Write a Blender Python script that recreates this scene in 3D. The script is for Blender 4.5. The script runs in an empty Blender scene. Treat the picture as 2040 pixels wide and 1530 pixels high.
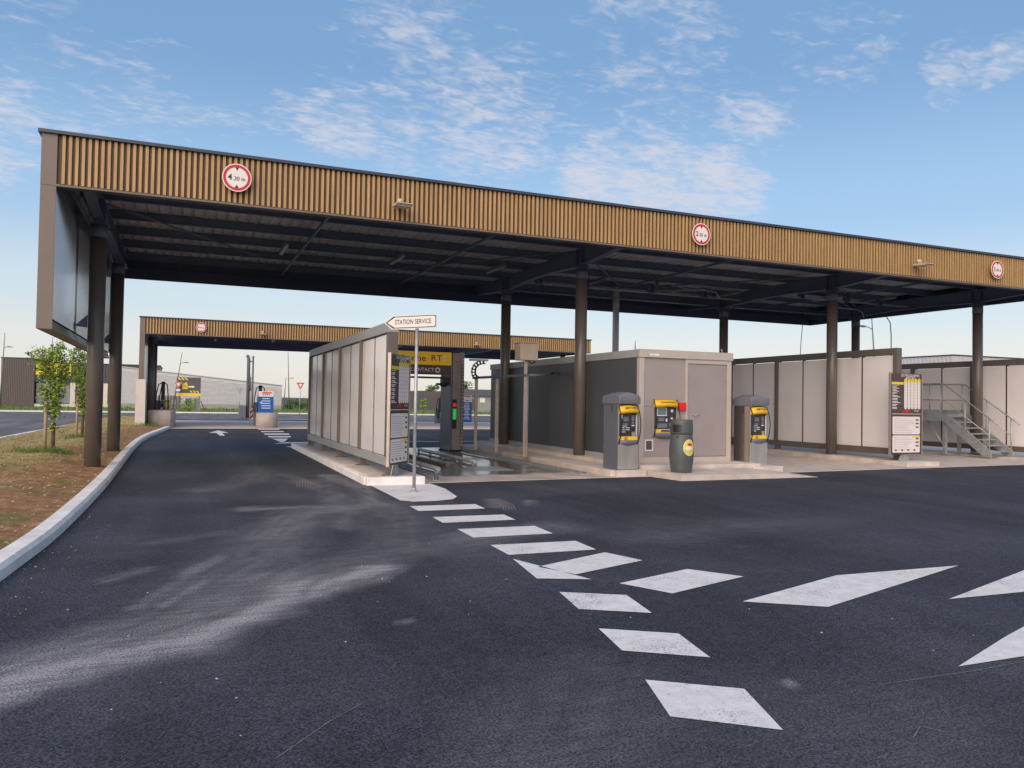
import bpy, math, random
from mathutils import Vector, Matrix, noise as mn
random.seed(7)
S = bpy.context.scene
COL = S.collection
R = math.radians
PI = math.pi

# ------------------------------------------------------------------ materials
MATS = {}
def _n(nt, t, x=0, y=0, **kw):
    n = nt.nodes.new(t); n.location = (x, y)
    for k, v in kw.items(): setattr(n, k, v)
    return n

def pmat(name, col, rough=.55, metal=0., var=.12, scale=3., bump=0., bscale=60., spec=.5, rvar=.08, stretch=None, coat=0., emit=0.):
    if name in MATS: return MATS[name]
    m = bpy.data.materials.new(name); m.use_nodes = True
    nt = m.node_tree; b = nt.nodes['Principled BSDF']
    b.inputs['Metallic'].default_value = metal
    b.inputs['Specular IOR Level'].default_value = spec
    b.inputs['Coat Weight'].default_value = coat
    tc = _n(nt, 'ShaderNodeTexCoord'); L = nt.links.new
    src = tc.outputs['Object']
    if stretch:
        mp = _n(nt, 'ShaderNodeMapping'); mp.inputs['Scale'].default_value = stretch
        L(src, mp.inputs[0]); src = mp.outputs[0]
    nz = _n(nt, 'ShaderNodeTexNoise'); nz.inputs['Scale'].default_value = scale; nz.inputs['Detail'].default_value = 6
    nz.inputs['Roughness'].default_value = .62
    L(src, nz.inputs['Vector'])
    mr = _n(nt, 'ShaderNodeMapRange'); mr.inputs['From Min'].default_value = .3; mr.inputs['From Max'].default_value = .7
    mr.inputs['To Min'].default_value = 1 - var; mr.inputs['To Max'].default_value = 1 + var
    L(nz.outputs['Fac'], mr.inputs['Value'])
    mx = _n(nt, 'ShaderNodeVectorMath', operation='SCALE'); mx.inputs[0].default_value = col
    L(mr.outputs[0], mx.inputs['Scale']); L(mx.outputs[0], b.inputs['Base Color'])
    mr2 = _n(nt, 'ShaderNodeMapRange'); mr2.inputs['From Min'].default_value = .3; mr2.inputs['From Max'].default_value = .7
    mr2.inputs['To Min'].default_value = max(.02, rough - rvar); mr2.inputs['To Max'].default_value = min(1, rough + rvar)
    L(nz.outputs['Fac'], mr2.inputs['Value']); L(mr2.outputs[0], b.inputs['Roughness'])
    if bump:
        n2 = _n(nt, 'ShaderNodeTexNoise'); n2.inputs['Scale'].default_value = bscale; n2.inputs['Detail'].default_value = 4
        L(src, n2.inputs['Vector'])
        bp = _n(nt, 'ShaderNodeBump'); bp.inputs['Strength'].default_value = bump; bp.inputs['Distance'].default_value = .01
        L(n2.outputs['Fac'], bp.inputs['Height']); L(bp.outputs[0], b.inputs['Normal'])
    if emit:
        b.inputs['Emission Color'].default_value = (*col, 1); b.inputs['Emission Strength'].default_value = emit
    MATS[name] = m
    return m

M = dict(
 tan=pmat('tan_slat', (.45, .285, .12), .45, var=.26, scale=2.2, stretch=(9, 9, .5)),
 backing=pmat('slat_backing', (.10, .052, .030), .6, var=.2),
 coping=pmat('coping_steel', (.045, .055, .075), .4),
 trim=pmat('trim_taupe', (.17, .135, .11), .45),
 taupe=pmat('taupe_paint', (.175, .14, .118), .42, var=.08, scale=1.2),
 column=pmat('column_paint', (.128, .108, .096), .36, var=.1, scale=1.6, bump=.03),
 steel_dark=pmat('dark_steel', (.12, .145, .21), .5, var=.15),
 deck=pmat('deck_sheet', (.52, .52, .55), .5, var=.25, scale=1.5),
 fascia_in=pmat('fascia_lining', (.060, .075, .135), .55, var=.15),
 lining=pmat('corrugated_lining', (.60, .62, .66), .22, metal=.85, var=.06, rvar=.03),
 concrete=pmat('concrete', (.56, .49, .44), .8, var=.2, scale=1.8, bump=.25, bscale=90),
 kerbc=pmat('kerb_concrete', (.78, .755, .73), .8, var=.16, scale=2.5, bump=.25, bscale=70),
 wallconc=pmat('white_concrete', (.62, .57, .52), .75, var=.12, scale=1.5, bump=.15),
 drum=pmat('grey_render', (.40, .35, .32), .8, var=.18, scale=3, bump=.2),
 galv=pmat('galvanised', (.40, .415, .42), .42, metal=.45, var=.22, scale=6),
 alu=pmat('brushed_alu', (.52, .46, .41), .36, metal=.6, var=.1, scale=3),
 stain=pmat('stainless', (.50, .475, .45), .45, metal=.7, var=.12, scale=4, stretch=(1, 1, .2)),
 copper=pmat('warm_stainless', (.46, .42, .38), .22, metal=.9, var=.1, stretch=(1, 1, .1)),
 frame=pmat('screen_frame', (.135, .115, .10), .45, var=.1),
 frameg=pmat('screen_rail', (.33, .335, .335), .42, var=.1),
 panel=pmat('screen_panel', (.81, .77, .77), .13, var=.04, scale=.8, spec=.5, rvar=.03),
 joint=pmat('panel_joint', (.045, .035, .03), .6),
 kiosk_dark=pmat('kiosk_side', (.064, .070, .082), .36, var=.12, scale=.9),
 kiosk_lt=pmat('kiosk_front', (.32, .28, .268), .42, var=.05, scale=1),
 kiosk_fr=pmat('kiosk_frame', (.46, .405, .365), .4, var=.06),
 door=pmat('kiosk_door', (.30, .262, .258), .42, var=.05),
 black=pmat('black_plastic', (.018, .018, .02), .4),
 rubber=pmat('rubber', (.02, .02, .021), .7),
 yellow=pmat('yellow_plastic', (.75, .44, .012), .38, var=.06),
 signyel=pmat('sign_yellow', (.80, .58, .02), .45, var=.05),
 white=pmat('white_paint', (.78, .76, .74), .5, var=.05),
 signw=pmat('sign_white', (.80, .74, .71), .35, var=.04),
 red=pmat('sign_red', (.55, .022, .03), .4, var=.06),
 bred=pmat('alarm_red', (.75, .012, .012), .35),
 blackp=pmat('sign_black', (.03, .028, .03), .5),
 grey=pmat('grey_plastic', (.15, .155, .185), .5, var=.1),
 greyd=pmat('grey_side', (.12, .13, .155), .35, var=.1, scale=2),
 bin=pmat('bin_plastic', (.080, .092, .092), .46, var=.15, scale=4, bump=.05),
 disc=pmat('bin_disc', (.68, .58, .07), .4),
 panelblk=pmat('display_panel', (.035, .032, .04), .25, var=.3, scale=20),
 screen=pmat('lcd_glass', (.13, .20, .215), .15),
 dkbrown=pmat('board_brown', (.085, .055, .048), .45, var=.1),
 sheet=pmat('board_sheet', (.74, .68, .66), .5, var=.04),
 ink=pmat('ink_grey', (.33, .30, .30), .6),
 inkd=pmat('ink_dark', (.12, .09, .10), .6),
 blue=pmat('totem_blue', (.012, .11, .42), .4, var=.06),
 orange=pmat('totem_orange', (.70, .14, .03), .4),
 gantry=pmat('gantry_blue', (.10, .125, .175), .35, var=.12, scale=2),
 gantryf=pmat('gantry_front', (.24, .21, .19), .4, var=.12),
 beige=pmat('beige_box', (.50, .40, .29), .5, var=.12),
 mark=pmat('road_paint', (.75, .735, .725), .7, var=.12, scale=9, bump=.35, bscale=150),
 trunk=pmat('bark', (.13, .09, .055), .85, var=.3, scale=12, bump=.4),
 stake=pmat('stake_wood', (.36, .26, .16), .8, var=.2, scale=8),
 shop_br=pmat('shop_cladding', (.125, .10, .095), .5, var=.1),
 shop_dk=pmat('shop_cladding_dark', (.062, .066, .078), .5, var=.1),
 silver=pmat('silver_cladding', (.58, .575, .60), .45, metal=.2, var=.08),
 glass=pmat('shop_glass', (.20, .23, .24), .06, var=.3, scale=.4, spec=.8),
 lamp=pmat('lamp_pole', (.14, .145, .15), .5),
 dirt=pmat('dirt', (.2, .16, .1), .9),
 bldg=pmat('dark_building', (.10, .088, .09), .6, var=.12),
 bldgw=pmat('grey_building', (.30, .29, .29), .6, var=.12),
 hose=pmat('hose_black', (.03, .03, .033), .5),
 ledred=pmat('led_red', (.62, .02, .015), .4, emit=.5),
 ledgrn=pmat('led_green', (.01, .42, .09), .4, emit=.55),
 ledwht=pmat('led_strip', (.75, .85, .78), .3),
 header=pmat('header_yellow', (.98, .62, .02), .4, var=.05),
 dred=pmat('dark_red', (.28, .02, .02), .5),
 paper=pmat('paper_white', (.70, .70, .70), .6),
)

# ------------------------------------------------------------------ mesh builder
class MB:
    def __init__(s, mat=None):
        s.v, s.f, s.mi, s.mats, s.sm = [], [], [], [], []
        s.cur = 0; s.smooth = False
        if mat: s.m(mat)
    def m(s, mat):
        mat = M[mat] if isinstance(mat, str) else mat
        if mat not in s.mats: s.mats.append(mat)
        s.cur = s.mats.index(mat); return s
    def add(s, vs, fs, smooth=None):
        o = len(s.v); s.v += [tuple(p) for p in vs]
        for f in fs:
            s.f.append([i + o for i in f]); s.mi.append(s.cur); s.sm.append(s.smooth if smooth is None else smooth)
        return s
    def box(s, a, b):
        x0, x1 = sorted((a[0], b[0])); y0, y1 = sorted((a[1], b[1])); z0, z1 = sorted((a[2], b[2]))
        v = [(x0,y0,z0),(x1,y0,z0),(x1,y1,z0),(x0,y1,z0),(x0,y0,z1),(x1,y0,z1),(x1,y1,z1),(x0,y1,z1)]
        return s.add(v, [(3,2,1,0),(4,5,6,7),(0,1,5,4),(1,2,6,5),(2,3,7,6),(3,0,4,7)], False)
    def obox(s, o, ux, uy, uz, a, b):
        """box in a local frame (origin o, unit axes)"""
        o, ux, uy, uz = map(Vector, (o, ux, uy, uz))
        t = MB(); t.box(a, b)
        flip = ux.cross(uy).dot(uz) < 0
        vs = [o + ux*p[0] + uy*p[1] + uz*p[2] for p in t.v]
        return s.add(vs, [f[::-1] if flip else f for f in t.f], False)
    def prism(s, poly, z0, z1, smooth=False):
        n = len(poly)
        a = sum(poly[i][0]*poly[(i+1)%n][1]-poly[(i+1)%n][0]*poly[i][1] for i in range(n))
        if a < 0: poly = poly[::-1]
        v = [(x,y,z0) for x,y in poly]+[(x,y,z1) for x,y in poly]
        s.add(v, [tuple(range(n-1,-1,-1)), tuple(range(n,2*n))], False)
        o = len(s.v) - 2*n
        for i in range(n):
            j = (i+1) % n
            s.f.append([o+i, o+j, o+n+j, o+n+i]); s.mi.append(s.cur); s.sm.append(smooth)
        return s
    def extr(s, poly, o, ux, uy, uz, d0, d1, smooth=False):
        """poly in (ux,uy) plane extruded along uz from d0 to d1"""
        t = MB(); t.prism(poly, d0, d1, smooth)
        o, ux, uy, uz = map(Vector, (o, ux, uy, uz))
        flip = ux.cross(uy).dot(uz) < 0
        base = len(s.v)
        s.v += [tuple(o + ux*p[0] + uy*p[1] + uz*p[2]) for p in t.v]
        for f, sm in zip(t.f, t.sm):
            g = [i + base for i in f]; s.f.append(g[::-1] if flip else g); s.mi.append(s.cur); s.sm.append(sm)
        return s
    def tube(s, pts, r, seg=10, cap=True):
        pts = [Vector(p) for p in pts]; rings = []
        rs = r if isinstance(r, (list, tuple)) else [r]*len(pts)
        up = None; o = len(s.v)
        for i, p in enumerate(pts):
            d = (pts[min(i+1, len(pts)-1)] - pts[max(i-1, 0)]).normalized()
            if up is None:
                up = Vector((0,0,1)) if abs(d.z) < .9 else Vector((1,0,0))
            a = d.cross(up).normalized(); b = a.cross(d).normalized(); up = b
            for k in range(seg):
                t = 2*PI*k/seg
                s.v.append(tuple(p + (a*math.cos(t) + b*math.sin(t))*rs[i]))
        for i in range(len(pts)-1):
            for k in range(seg):
                k2 = (k+1) % seg
                s.f.append([o+i*seg+k, o+i*seg+k2, o+(i+1)*seg+k2, o+(i+1)*seg+k][::-1]); s.mi.append(s.cur); s.sm.append(True)
        if cap:
            s.f.append([o+k for k in range(seg)]); s.mi.append(s.cur); s.sm.append(False)
            e = o+(len(pts)-1)*seg
            s.f.append([e+k for k in range(seg)][::-1]); s.mi.append(s.cur); s.sm.append(False)
        return s
    def lathe(s, c, prof, seg=32, smooth=True):
        """prof: list of (r,z) around vertical axis at c"""
        o = len(s.v)
        for r, z in prof:
            for k in range(seg):
                t = 2*PI*k/seg; s.v.append((c[0]+r*math.cos(t), c[1]+r*math.sin(t), c[2]+z))
        for i in range(len(prof)-1):
            for k in range(seg):
                k2 = (k+1) % seg
                s.f.append([o+i*seg+k, o+i*seg+k2, o+(i+1)*seg+k2, o+(i+1)*seg+k]); s.mi.append(s.cur); s.sm.append(smooth)
        s.f.append([o+k for k in range(seg)][::-1]); s.mi.append(s.cur); s.sm.append(False)
        e = o+(len(prof)-1)*seg
        s.f.append([e+k for k in range(seg)]); s.mi.append(s.cur); s.sm.append(False)
        return s
    def text(s, txt, o, ux, uy, size, align='CENTER', depth=.003, squeeze=1.):
        me = glyphs(txt, align)
        o, ux, uy = Vector(o), Vector(ux).normalized(), Vector(uy).normalized()
        nrm = ux.cross(uy)
        vs = [o + ux*(p[0]*size*squeeze) + uy*(p[1]*size) + nrm*depth for p in me[0]]
        return s.add(vs, me[1], False)
    def build(s, name, parent=None, bevel=0., world=True):
        me = bpy.data.meshes.new(name)
        vs = s.v
        if parent is not None and world:
            top = parent
            while top.parent: top = top.parent
            mi = (Matrix.Translation(top.location) @ Matrix.Rotation(top.rotation_euler.z, 4, 'Z')).inverted()
            vs = [tuple(mi @ Vector(p)) for p in vs]
        me.from_pydata(vs, [], s.f)
        for m in s.mats: me.materials.append(m)
        me.polygons.foreach_set('material_index', s.mi)
        me.polygons.foreach_set('use_smooth', s.sm)
        me.update()
        ob = bpy.data.objects.new(name, me); COL.objects.link(ob)
        if parent is not None: ob.parent = parent
        if bevel:
            bm = ob.modifiers.new('edge', 'BEVEL'); bm.width = bevel; bm.segments = 2; bm.limit_method = 'ANGLE'; bm.angle_limit = R(40)
        return ob

_G = {}
def glyphs(txt, align):
    k = (txt, align)
    if k not in _G:
        cu = bpy.data.curves.new('glyph', 'FONT'); cu.body = txt; cu.size = 1; cu.align_x = align; cu.align_y = 'CENTER'
        cu.resolution_u = 2; cu.offset = .012
        ob = bpy.data.objects.new('glyph', cu)
        COL.objects.link(ob)
        dg = bpy.context.evaluated_depsgraph_get()
        me = bpy.data.meshes.new_from_object(ob.evaluated_get(dg))
        _G[k] = ([tuple(v.co) for v in me.vertices], [tuple(p.vertices) for p in me.polygons])
        bpy.data.objects.remove(ob); bpy.data.curves.remove(cu); bpy.data.meshes.remove(me)
    return _G[k]

def tag(o, label=None, cat=None, group=None, kind=None):
    if label: o['label'] = label
    if cat: o['category'] = cat
    if group: o['group'] = group
    if kind: o['kind'] = kind
    return o
def thing(name, label, cat, loc, rz=0, group=None):
    e = bpy.data.objects.new(name, None); COL.objects.link(e)
    e.location = loc; e.rotation_euler.z = rz; e.empty_display_size = .3
    return tag(e, label, cat, group)
def struct(mb, name, label=None, **kw):
    o = mb.build(name, **kw); o['kind'] = 'structure'
    if label: o['label'] = label
    return o
def copy_tree(o, parent=None):
    c = o.copy(); COL.objects.link(c)
    if parent is not None: c.parent = parent
    for ch in list(o.children): copy_tree(ch, c)
    return c
X, Y, Z = Vector((1,0,0)), Vector((0,1,0)), Vector((0,0,1))
def circ(r, n=36, cx=0, cy=0): return [(cx+r*math.cos(2*PI*k/n), cy+r*math.sin(2*PI*k/n)) for k in range(n)]
def rrect(w, h, r, n=5):
    out = []
    for cx, cy, a in ((w/2-r, h/2-r, 0), (-w/2+r, h/2-r, 90), (-w/2+r, -h/2+r, 180), (w/2-r, -h/2+r, 270)):
        for k in range(n+1):
            t = R(a + 90*k/n); out.append((cx+r*math.cos(t), cy+r*math.sin(t)))
    return out

# ------------------------------------------------------------------ camera
F_PX, YAW, PIT, ROL = 1552.0, 0.39912491, 0.02346483, 0.01622388
cam = bpy.data.cameras.new('camera'); cam.sensor_width = 36; cam.lens = F_PX/2040*36
cam.clip_start = .05; cam.clip_end = 9000
co = bpy.data.objects.new('camera', cam); COL.objects.link(co); S.camera = co
fw = Vector((math.sin(YAW)*math.cos(PIT), math.cos(YAW)*math.cos(PIT), math.sin(PIT)))
r0 = Vector((math.cos(YAW), -math.sin(YAW), 0)); u0 = r0.cross(fw)
rt = math.cos(ROL)*r0 + math.sin(ROL)*u0; up = -math.sin(ROL)*r0 + math.cos(ROL)*u0
m = Matrix.Identity(4)
for i in range(3): m[i][0], m[i][1], m[i][2] = rt[i], up[i], -fw[i]
m.translation = (0, 0, 1.6)
co.matrix_world = m

# ------------------------------------------------------------------ sky and light
SUN_EL, SUN_AZ = R(29), R(220)          # sun low behind the camera (compass: 0 = +Y, clockwise)
sd = Vector((math.sin(SUN_AZ)*math.cos(SUN_EL), math.cos(SUN_AZ)*math.cos(SUN_EL), math.sin(SUN_EL)))
W = bpy.data.worlds.new('World'); S.world = W; W.use_nodes = True
nt = W.node_tree; nt.nodes.clear(); L = nt.links.new
out = _n(nt, 'ShaderNodeOutputWorld'); bg = _n(nt, 'ShaderNodeBackground'); L(bg.outputs[0], out.inputs[0])
sky = _n(nt, 'ShaderNodeTexSky', sky_type='NISHITA'); sky.sun_disc = False
sky.sun_elevation = SUN_EL; sky.sun_rotation = SUN_AZ
sky.air_density = 1.0; sky.dust_density = 1.0; sky.ozone_density = 2.2; sky.altitude = 100
bg.inputs['Strength'].default_value = .145
tc = _n(nt, 'ShaderNodeTexCoord')
dirv = tc.outputs['Generated']
sp = _n(nt, 'ShaderNodeSeparateXYZ'); L(dirv, sp.inputs[0])
def math_(op, a, b=None, clamp=False):
    n = _n(nt, 'ShaderNodeMath', operation=op); n.use_clamp = clamp
    for i, v in enumerate((a, b)):
        if v is None: continue
        if isinstance(v, (int, float)): n.inputs[i].default_value = v
        else: L(v, n.inputs[i])
    return n.outputs[0]
def mrange(v, a, b, c, d, t='SMOOTHSTEP'):
    n = _n(nt, 'ShaderNodeMapRange', interpolation_type=t)
    L(v, n.inputs['Value'])
    for k, q in zip(('From Min', 'From Max', 'To Min', 'To Max'), (a, b, c, d)): n.inputs[k].default_value = q
    return n.outputs[0]
zz = math_('MAXIMUM', sp.outputs['Z'], 0)
den = math_('ADD', zz, .10)
cx_, cy_ = math_('DIVIDE', sp.outputs['X'], den), math_('DIVIDE', sp.outputs['Y'], den)
cb = _n(nt, 'ShaderNodeCombineXYZ'); L(cx_, cb.inputs[0]); L(cy_, cb.inputs[1])
rot = _n(nt, 'ShaderNodeMapping'); L(cb.outputs[0], rot.inputs[0]); rot.inputs['Rotation'].default_value = (0, 0, R(-18)); rot.inputs['Scale'].default_value = (1., 1.5, 1)
def noise(scale, detail, rough, vec, dist=0):
    n = _n(nt, 'ShaderNodeTexNoise'); n.inputs['Scale'].default_value = scale; n.inputs['Detail'].default_value = detail
    n.inputs['Roughness'].default_value = rough; n.inputs['Distortion'].default_value = dist; L(vec, n.inputs['Vector']); return n.outputs['Fac']
n1 = noise(3.4, 9, .62, rot.outputs[0], .3); n2 = noise(19, 7, .6, rot.outputs[0], .5)
nn = math_('ADD', math_('MULTIPLY', n1, .55), math_('MULTIPLY', n2, .45))
# where the cloud field is dense: (direction, angular radius, amount)
BL = [((.259,.892,.371), .15, 1.), ((.33,.88,.345), .13, 1.08), ((.42,.84,.33), .10, .75), ((.47,.84,.278), .075, 1.25), ((.52,.81,.262), .085, 1.35), ((.59,.765,.258), .075, 1.3),
      ((.491,.762,.422), .12, .85), ((.532,.769,.355), .10, .95), ((.267,.861,.432), .12, .85), ((.40,.80,.44), .10, .7), ((.738,.567,.362), .045, 1.0), ((.752,.55,.352), .035, 1.12), ((.735,.575,.34), .03, 1.1), ((.77,.53,.365), .03, 1.15),
      ((-.153,.92,.362), .10, .85), ((-.2,.945,.262), .08, 1.15), ((-.18,.94,.3), .06, .9), ((-.066,.948,.305), .12, .88), ((.03,.95,.31), .07, .75), ((.143,.935,.325), .05, 1.15), ((.178,.93,.322), .05, 1.2), ((.105,.94,.335), .04, .95),
      ((.6,.72,.345), .07, .95), ((.66,.64,.39), .09, .82), ((.63,.68,.37), .05, .9), ((-.6,.6,.5), .3, .6), ((.9,.2,.4), .3, .6), ((.1,-.8,.55), .4, .6)]
acc = None
for c, r, a in BL:
    v = Vector(c).normalized()
    d = _n(nt, 'ShaderNodeVectorMath', operation='DOT_PRODUCT'); L(dirv, d.inputs[0]); d.inputs[1].default_value = v
    w = mrange(d.outputs['Value'], math.cos(r*1.25), math.cos(r*.15), 0, a)
    acc = w if acc is None else math_('MAXIMUM', acc, w)
thr = math_('SUBTRACT', nn, math_('MULTIPLY', math_('SUBTRACT', 1.0, acc), .27))
cl = mrange(thr, .42, .68, 0, 1)
cl = math_('MULTIPLY', cl, mrange(sp.outputs['Z'], .10, .24, 0, 1))
cl = math_('MULTIPLY', cl, .82)
# grade of the sky itself: paler and warmer towards the horizon
hz = _n(nt, 'ShaderNodeValToRGB'); L(zz, hz.inputs[0])
er = hz.color_ramp; er.interpolation = 'EASE'
SKYRAMP = [(0., (5.95, 5.4, 5.1)), (.06, (5.7, 5.5, 5.3)), (.12, (4.7, 5.35, 5.75)), (.23, (2.7, 4.15, 5.95)), (.40, (1.5, 2.8, 4.7)), (1., (.9, 1.7, 3.1))]
SK = 7.
while len(er.elements) < len(SKYRAMP): er.elements.new(.5)
for e, (p, c) in zip(er.elements, SKYRAMP): e.position = p; e.color = (c[0]/SK, c[1]/SK, c[2]/SK, 1)
ramp = _n(nt, 'ShaderNodeVectorMath', operation='SCALE'); L(hz.outputs[0], ramp.inputs[0]); ramp.inputs['Scale'].default_value = SK
mix1 = _n(nt, 'ShaderNodeMix', data_type='RGBA'); mix1.inputs['Factor'].default_value = .78
L(sky.outputs[0], mix1.inputs['A']); L(ramp.outputs[0], mix1.inputs['B'])
mix2 = _n(nt, 'ShaderNodeMix', data_type='RGBA'); L(cl, mix2.inputs['Factor'])
L(mix1.outputs['Result'], mix2.inputs['A']); mix2.inputs['B'].default_value = (4.7, 4.75, 5.3, 1)
# warm glow of the low sun's side of the sky (behind the camera)
gd = _n(nt, 'ShaderNodeVectorMath', operation='DOT_PRODUCT'); L(dirv, gd.inputs[0]); gd.inputs[1].default_value = sd
gw = math_('POWER', math_('MAXIMUM', gd.outputs['Value'], 0), 3.0)
gl = _n(nt, 'ShaderNodeVectorMath', operation='SCALE'); gl.inputs[0].default_value = (6.0, 4.6, 3.9); L(gw, gl.inputs['Scale'])
ad_ = _n(nt, 'ShaderNodeVectorMath', operation='ADD'); L(mix2.outputs['Result'], ad_.inputs[0]); L(gl.outputs[0], ad_.inputs[1])
L(ad_.outputs[0], bg.inputs['Color'])

sl = bpy.data.lights.new('sun', 'SUN'); sl.energy = 2.75; sl.angle = R(60); sl.color = (1, .79, .60)
so = bpy.data.objects.new('sun', sl); COL.objects.link(so)
so.rotation_euler = sd.to_track_quat('Z', 'Y').to_euler()
S.view_settings.view_transform = 'Standard'; S.view_settings.look = 'None'; S.view_settings.gamma = 1; S.view_settings.exposure = 0
# ------------------------------------------------------------------ ground, roads, pavements
def catmull(pts, n=8):
    P = [Vector((*p, 0)[:3]) for p in pts]; P = [2*P[0]-P[1]] + P + [2*P[-1]-P[-2]]; o = []
    for i in range(1, len(P)-2):
        for k in range(n):
            t = k/n; a, b, c, d = P[i-1], P[i], P[i+1], P[i+2]
            o.append(.5*((2*b)+(c-a)*t+(2*a-5*b+4*c-d)*t*t+(3*b-a-3*c+d)*t**3))
    o.append(P[-2]); return o
KERB = [(-2.1,-6), (-1.75,2.5), (-1.5,6.5), (-1.36,8.4), (-1.25,10.5), (-1.2,15), (-1.24,20), (-1.29,25), (-1.27,30), (-1.12,34), (-.82,38.5), (-.55,42.6)]
kp = catmull(KERB, 10)
def kerb_x(y):
    for a, b in zip(kp, kp[1:]):
        if a.y <= y <= b.y: return a.x + (b.x-a.x)*(y-a.y)/(b.y-a.y)
    return kp[0].x if y < kp[0].y else kp[-1].x

# asphalt material with dust, grain and loose chippings
def asphalt(name, base, dusty):
    m = bpy.data.materials.new(name); m.use_nodes = True; nt = m.node_tree; L = nt.links.new; b = nt.nodes['Principled BSDF']
    tc = _n(nt, 'ShaderNodeTexCoord'); P = tc.outputs['Object']
    def nz(s, d=5, r=.6, v=P):
        n = _n(nt, 'ShaderNodeTexNoise'); n.inputs['Scale'].default_value = s; n.inputs['Detail'].default_value = d; n.inputs['Roughness'].default_value = r; L(v, n.inputs['Vector']); return n.outputs['Fac']
    def mr(v, a, bb, c, d):
        n = _n(nt, 'ShaderNodeMapRange', interpolation_type='SMOOTHSTEP'); L(v, n.inputs['Value'])
        for k, q in zip(('From Min','From Max','To Min','To Max'), (a,bb,c,d)): n.inputs[k].default_value = q
        return n.outputs[0]
    def mt(op, a, c):
        n = _n(nt, 'ShaderNodeMath', operation=op)
        for i, v in enumerate((a, c)):
            if isinstance(v, (int, float)): n.inputs[i].default_value = v
            else: L(v, n.inputs[i])
        return n.outputs[0]
    grain = nz(70, 4, .75); med = nz(7, 6, .65); big = nz(.35, 4, .55)
    cell = _n(nt, 'ShaderNodeTexVoronoi', feature='F1'); cell.inputs['Scale'].default_value = 105; L(P, cell.inputs['Vector'])
    cs = _n(nt, 'ShaderNodeSeparateColor'); L(cell.outputs['Color'], cs.inputs[0])
    mpt = _n(nt, 'ShaderNodeMapping'); mpt.inputs['Scale'].default_value = (1.15, .10, 1); mpt.inputs['Rotation'].default_value = (0, 0, R(6)); L(P, mpt.inputs[0])
    tracks = nz(1.0, 4, .55, mpt.outputs[0])
    k = mt('MULTIPLY', mt('MULTIPLY', mr(grain, .30, .70, .50, 1.5), mr(med, .3, .7, .86, 1.14)), mt('MULTIPLY', mr(big, .3, .7, .80, 1.22), mr(tracks, .36, .64, .84, 1.16)))
    k = mt('MULTIPLY', k, mr(cs.outputs[0], 0, 1, .42, 1.58))
    col = _n(nt, 'ShaderNodeVectorMath', operation='SCALE'); col.inputs[0].default_value = base; L(k, col.inputs['Scale'])
    vor = _n(nt, 'ShaderNodeTexVoronoi', feature='DISTANCE_TO_EDGE' if False else 'F1'); vor.inputs['Scale'].default_value = 34; L(P, vor.inputs['Vector'])
    spots = mt('MULTIPLY', mr(vor.outputs['Distance'], .0, .19, 1, 0), mr(nz(9, 3), .60, .74, 0, 1))
    mixs = _n(nt, 'ShaderNodeMix', data_type='RGBA'); L(mt('MULTIPLY', spots, .35), mixs.inputs['Factor']); L(col.outputs[0], mixs.inputs['A']); mixs.inputs['B'].default_value = (.22,.21,.2,1)
    last = mixs.outputs['Result']
    if dusty:
        at = _n(nt, 'ShaderNodeAttribute'); at.attribute_name = 'dust'
        mpp = _n(nt, 'ShaderNodeMapping'); mpp.inputs['Rotation'].default_value = (0, 0, R(-38)); mpp.inputs['Scale'].default_value = (1.3, 15, 1); L(P, mpp.inputs[0])
        st = nz(1.0, 5, .65, mpp.outputs[0])
        dn = mt('MULTIPLY', mt('MULTIPLY', at.outputs['Fac'], mr(grain, .38, .60, .22, 1.5)), mr(st, .34, .66, .66, 1.2))
        mixd = _n(nt, 'ShaderNodeMix', data_type='RGBA', clamp_factor=True); L(dn, mixd.inputs['Factor']); L(last, mixd.inputs['A']); mixd.inputs['B'].default_value = (.42,.405,.41,1)
        last = mixd.outputs['Result']
    L(last, b.inputs['Base Color'])
    L(mr(med, .3, .7, .70, .92), b.inputs['Roughness']); b.inputs['Specular IOR Level'].default_value = .26
    bp = _n(nt, 'ShaderNodeBump'); bp.inputs['Strength'].default_value = .8; bp.inputs['Distance'].default_value = .008; L(grain, bp.inputs['Height']); L(bp.outputs[0], b.inputs['Normal'])
    M[name] = m
asphalt('asphalt_new', (.045,.0475,.063), True)
asphalt('asphalt_old', (.15,.148,.155), False)

def seglen(p, a, b):
    ab = (b[0]-a[0], b[1]-a[1]); t = ((p[0]-a[0])*ab[0]+(p[1]-a[1])*ab[1])/(ab[0]**2+ab[1]**2); t = max(0, min(1, t))
    return math.hypot(p[0]-a[0]-t*ab[0], p[1]-a[1]-t*ab[1]), t
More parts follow.
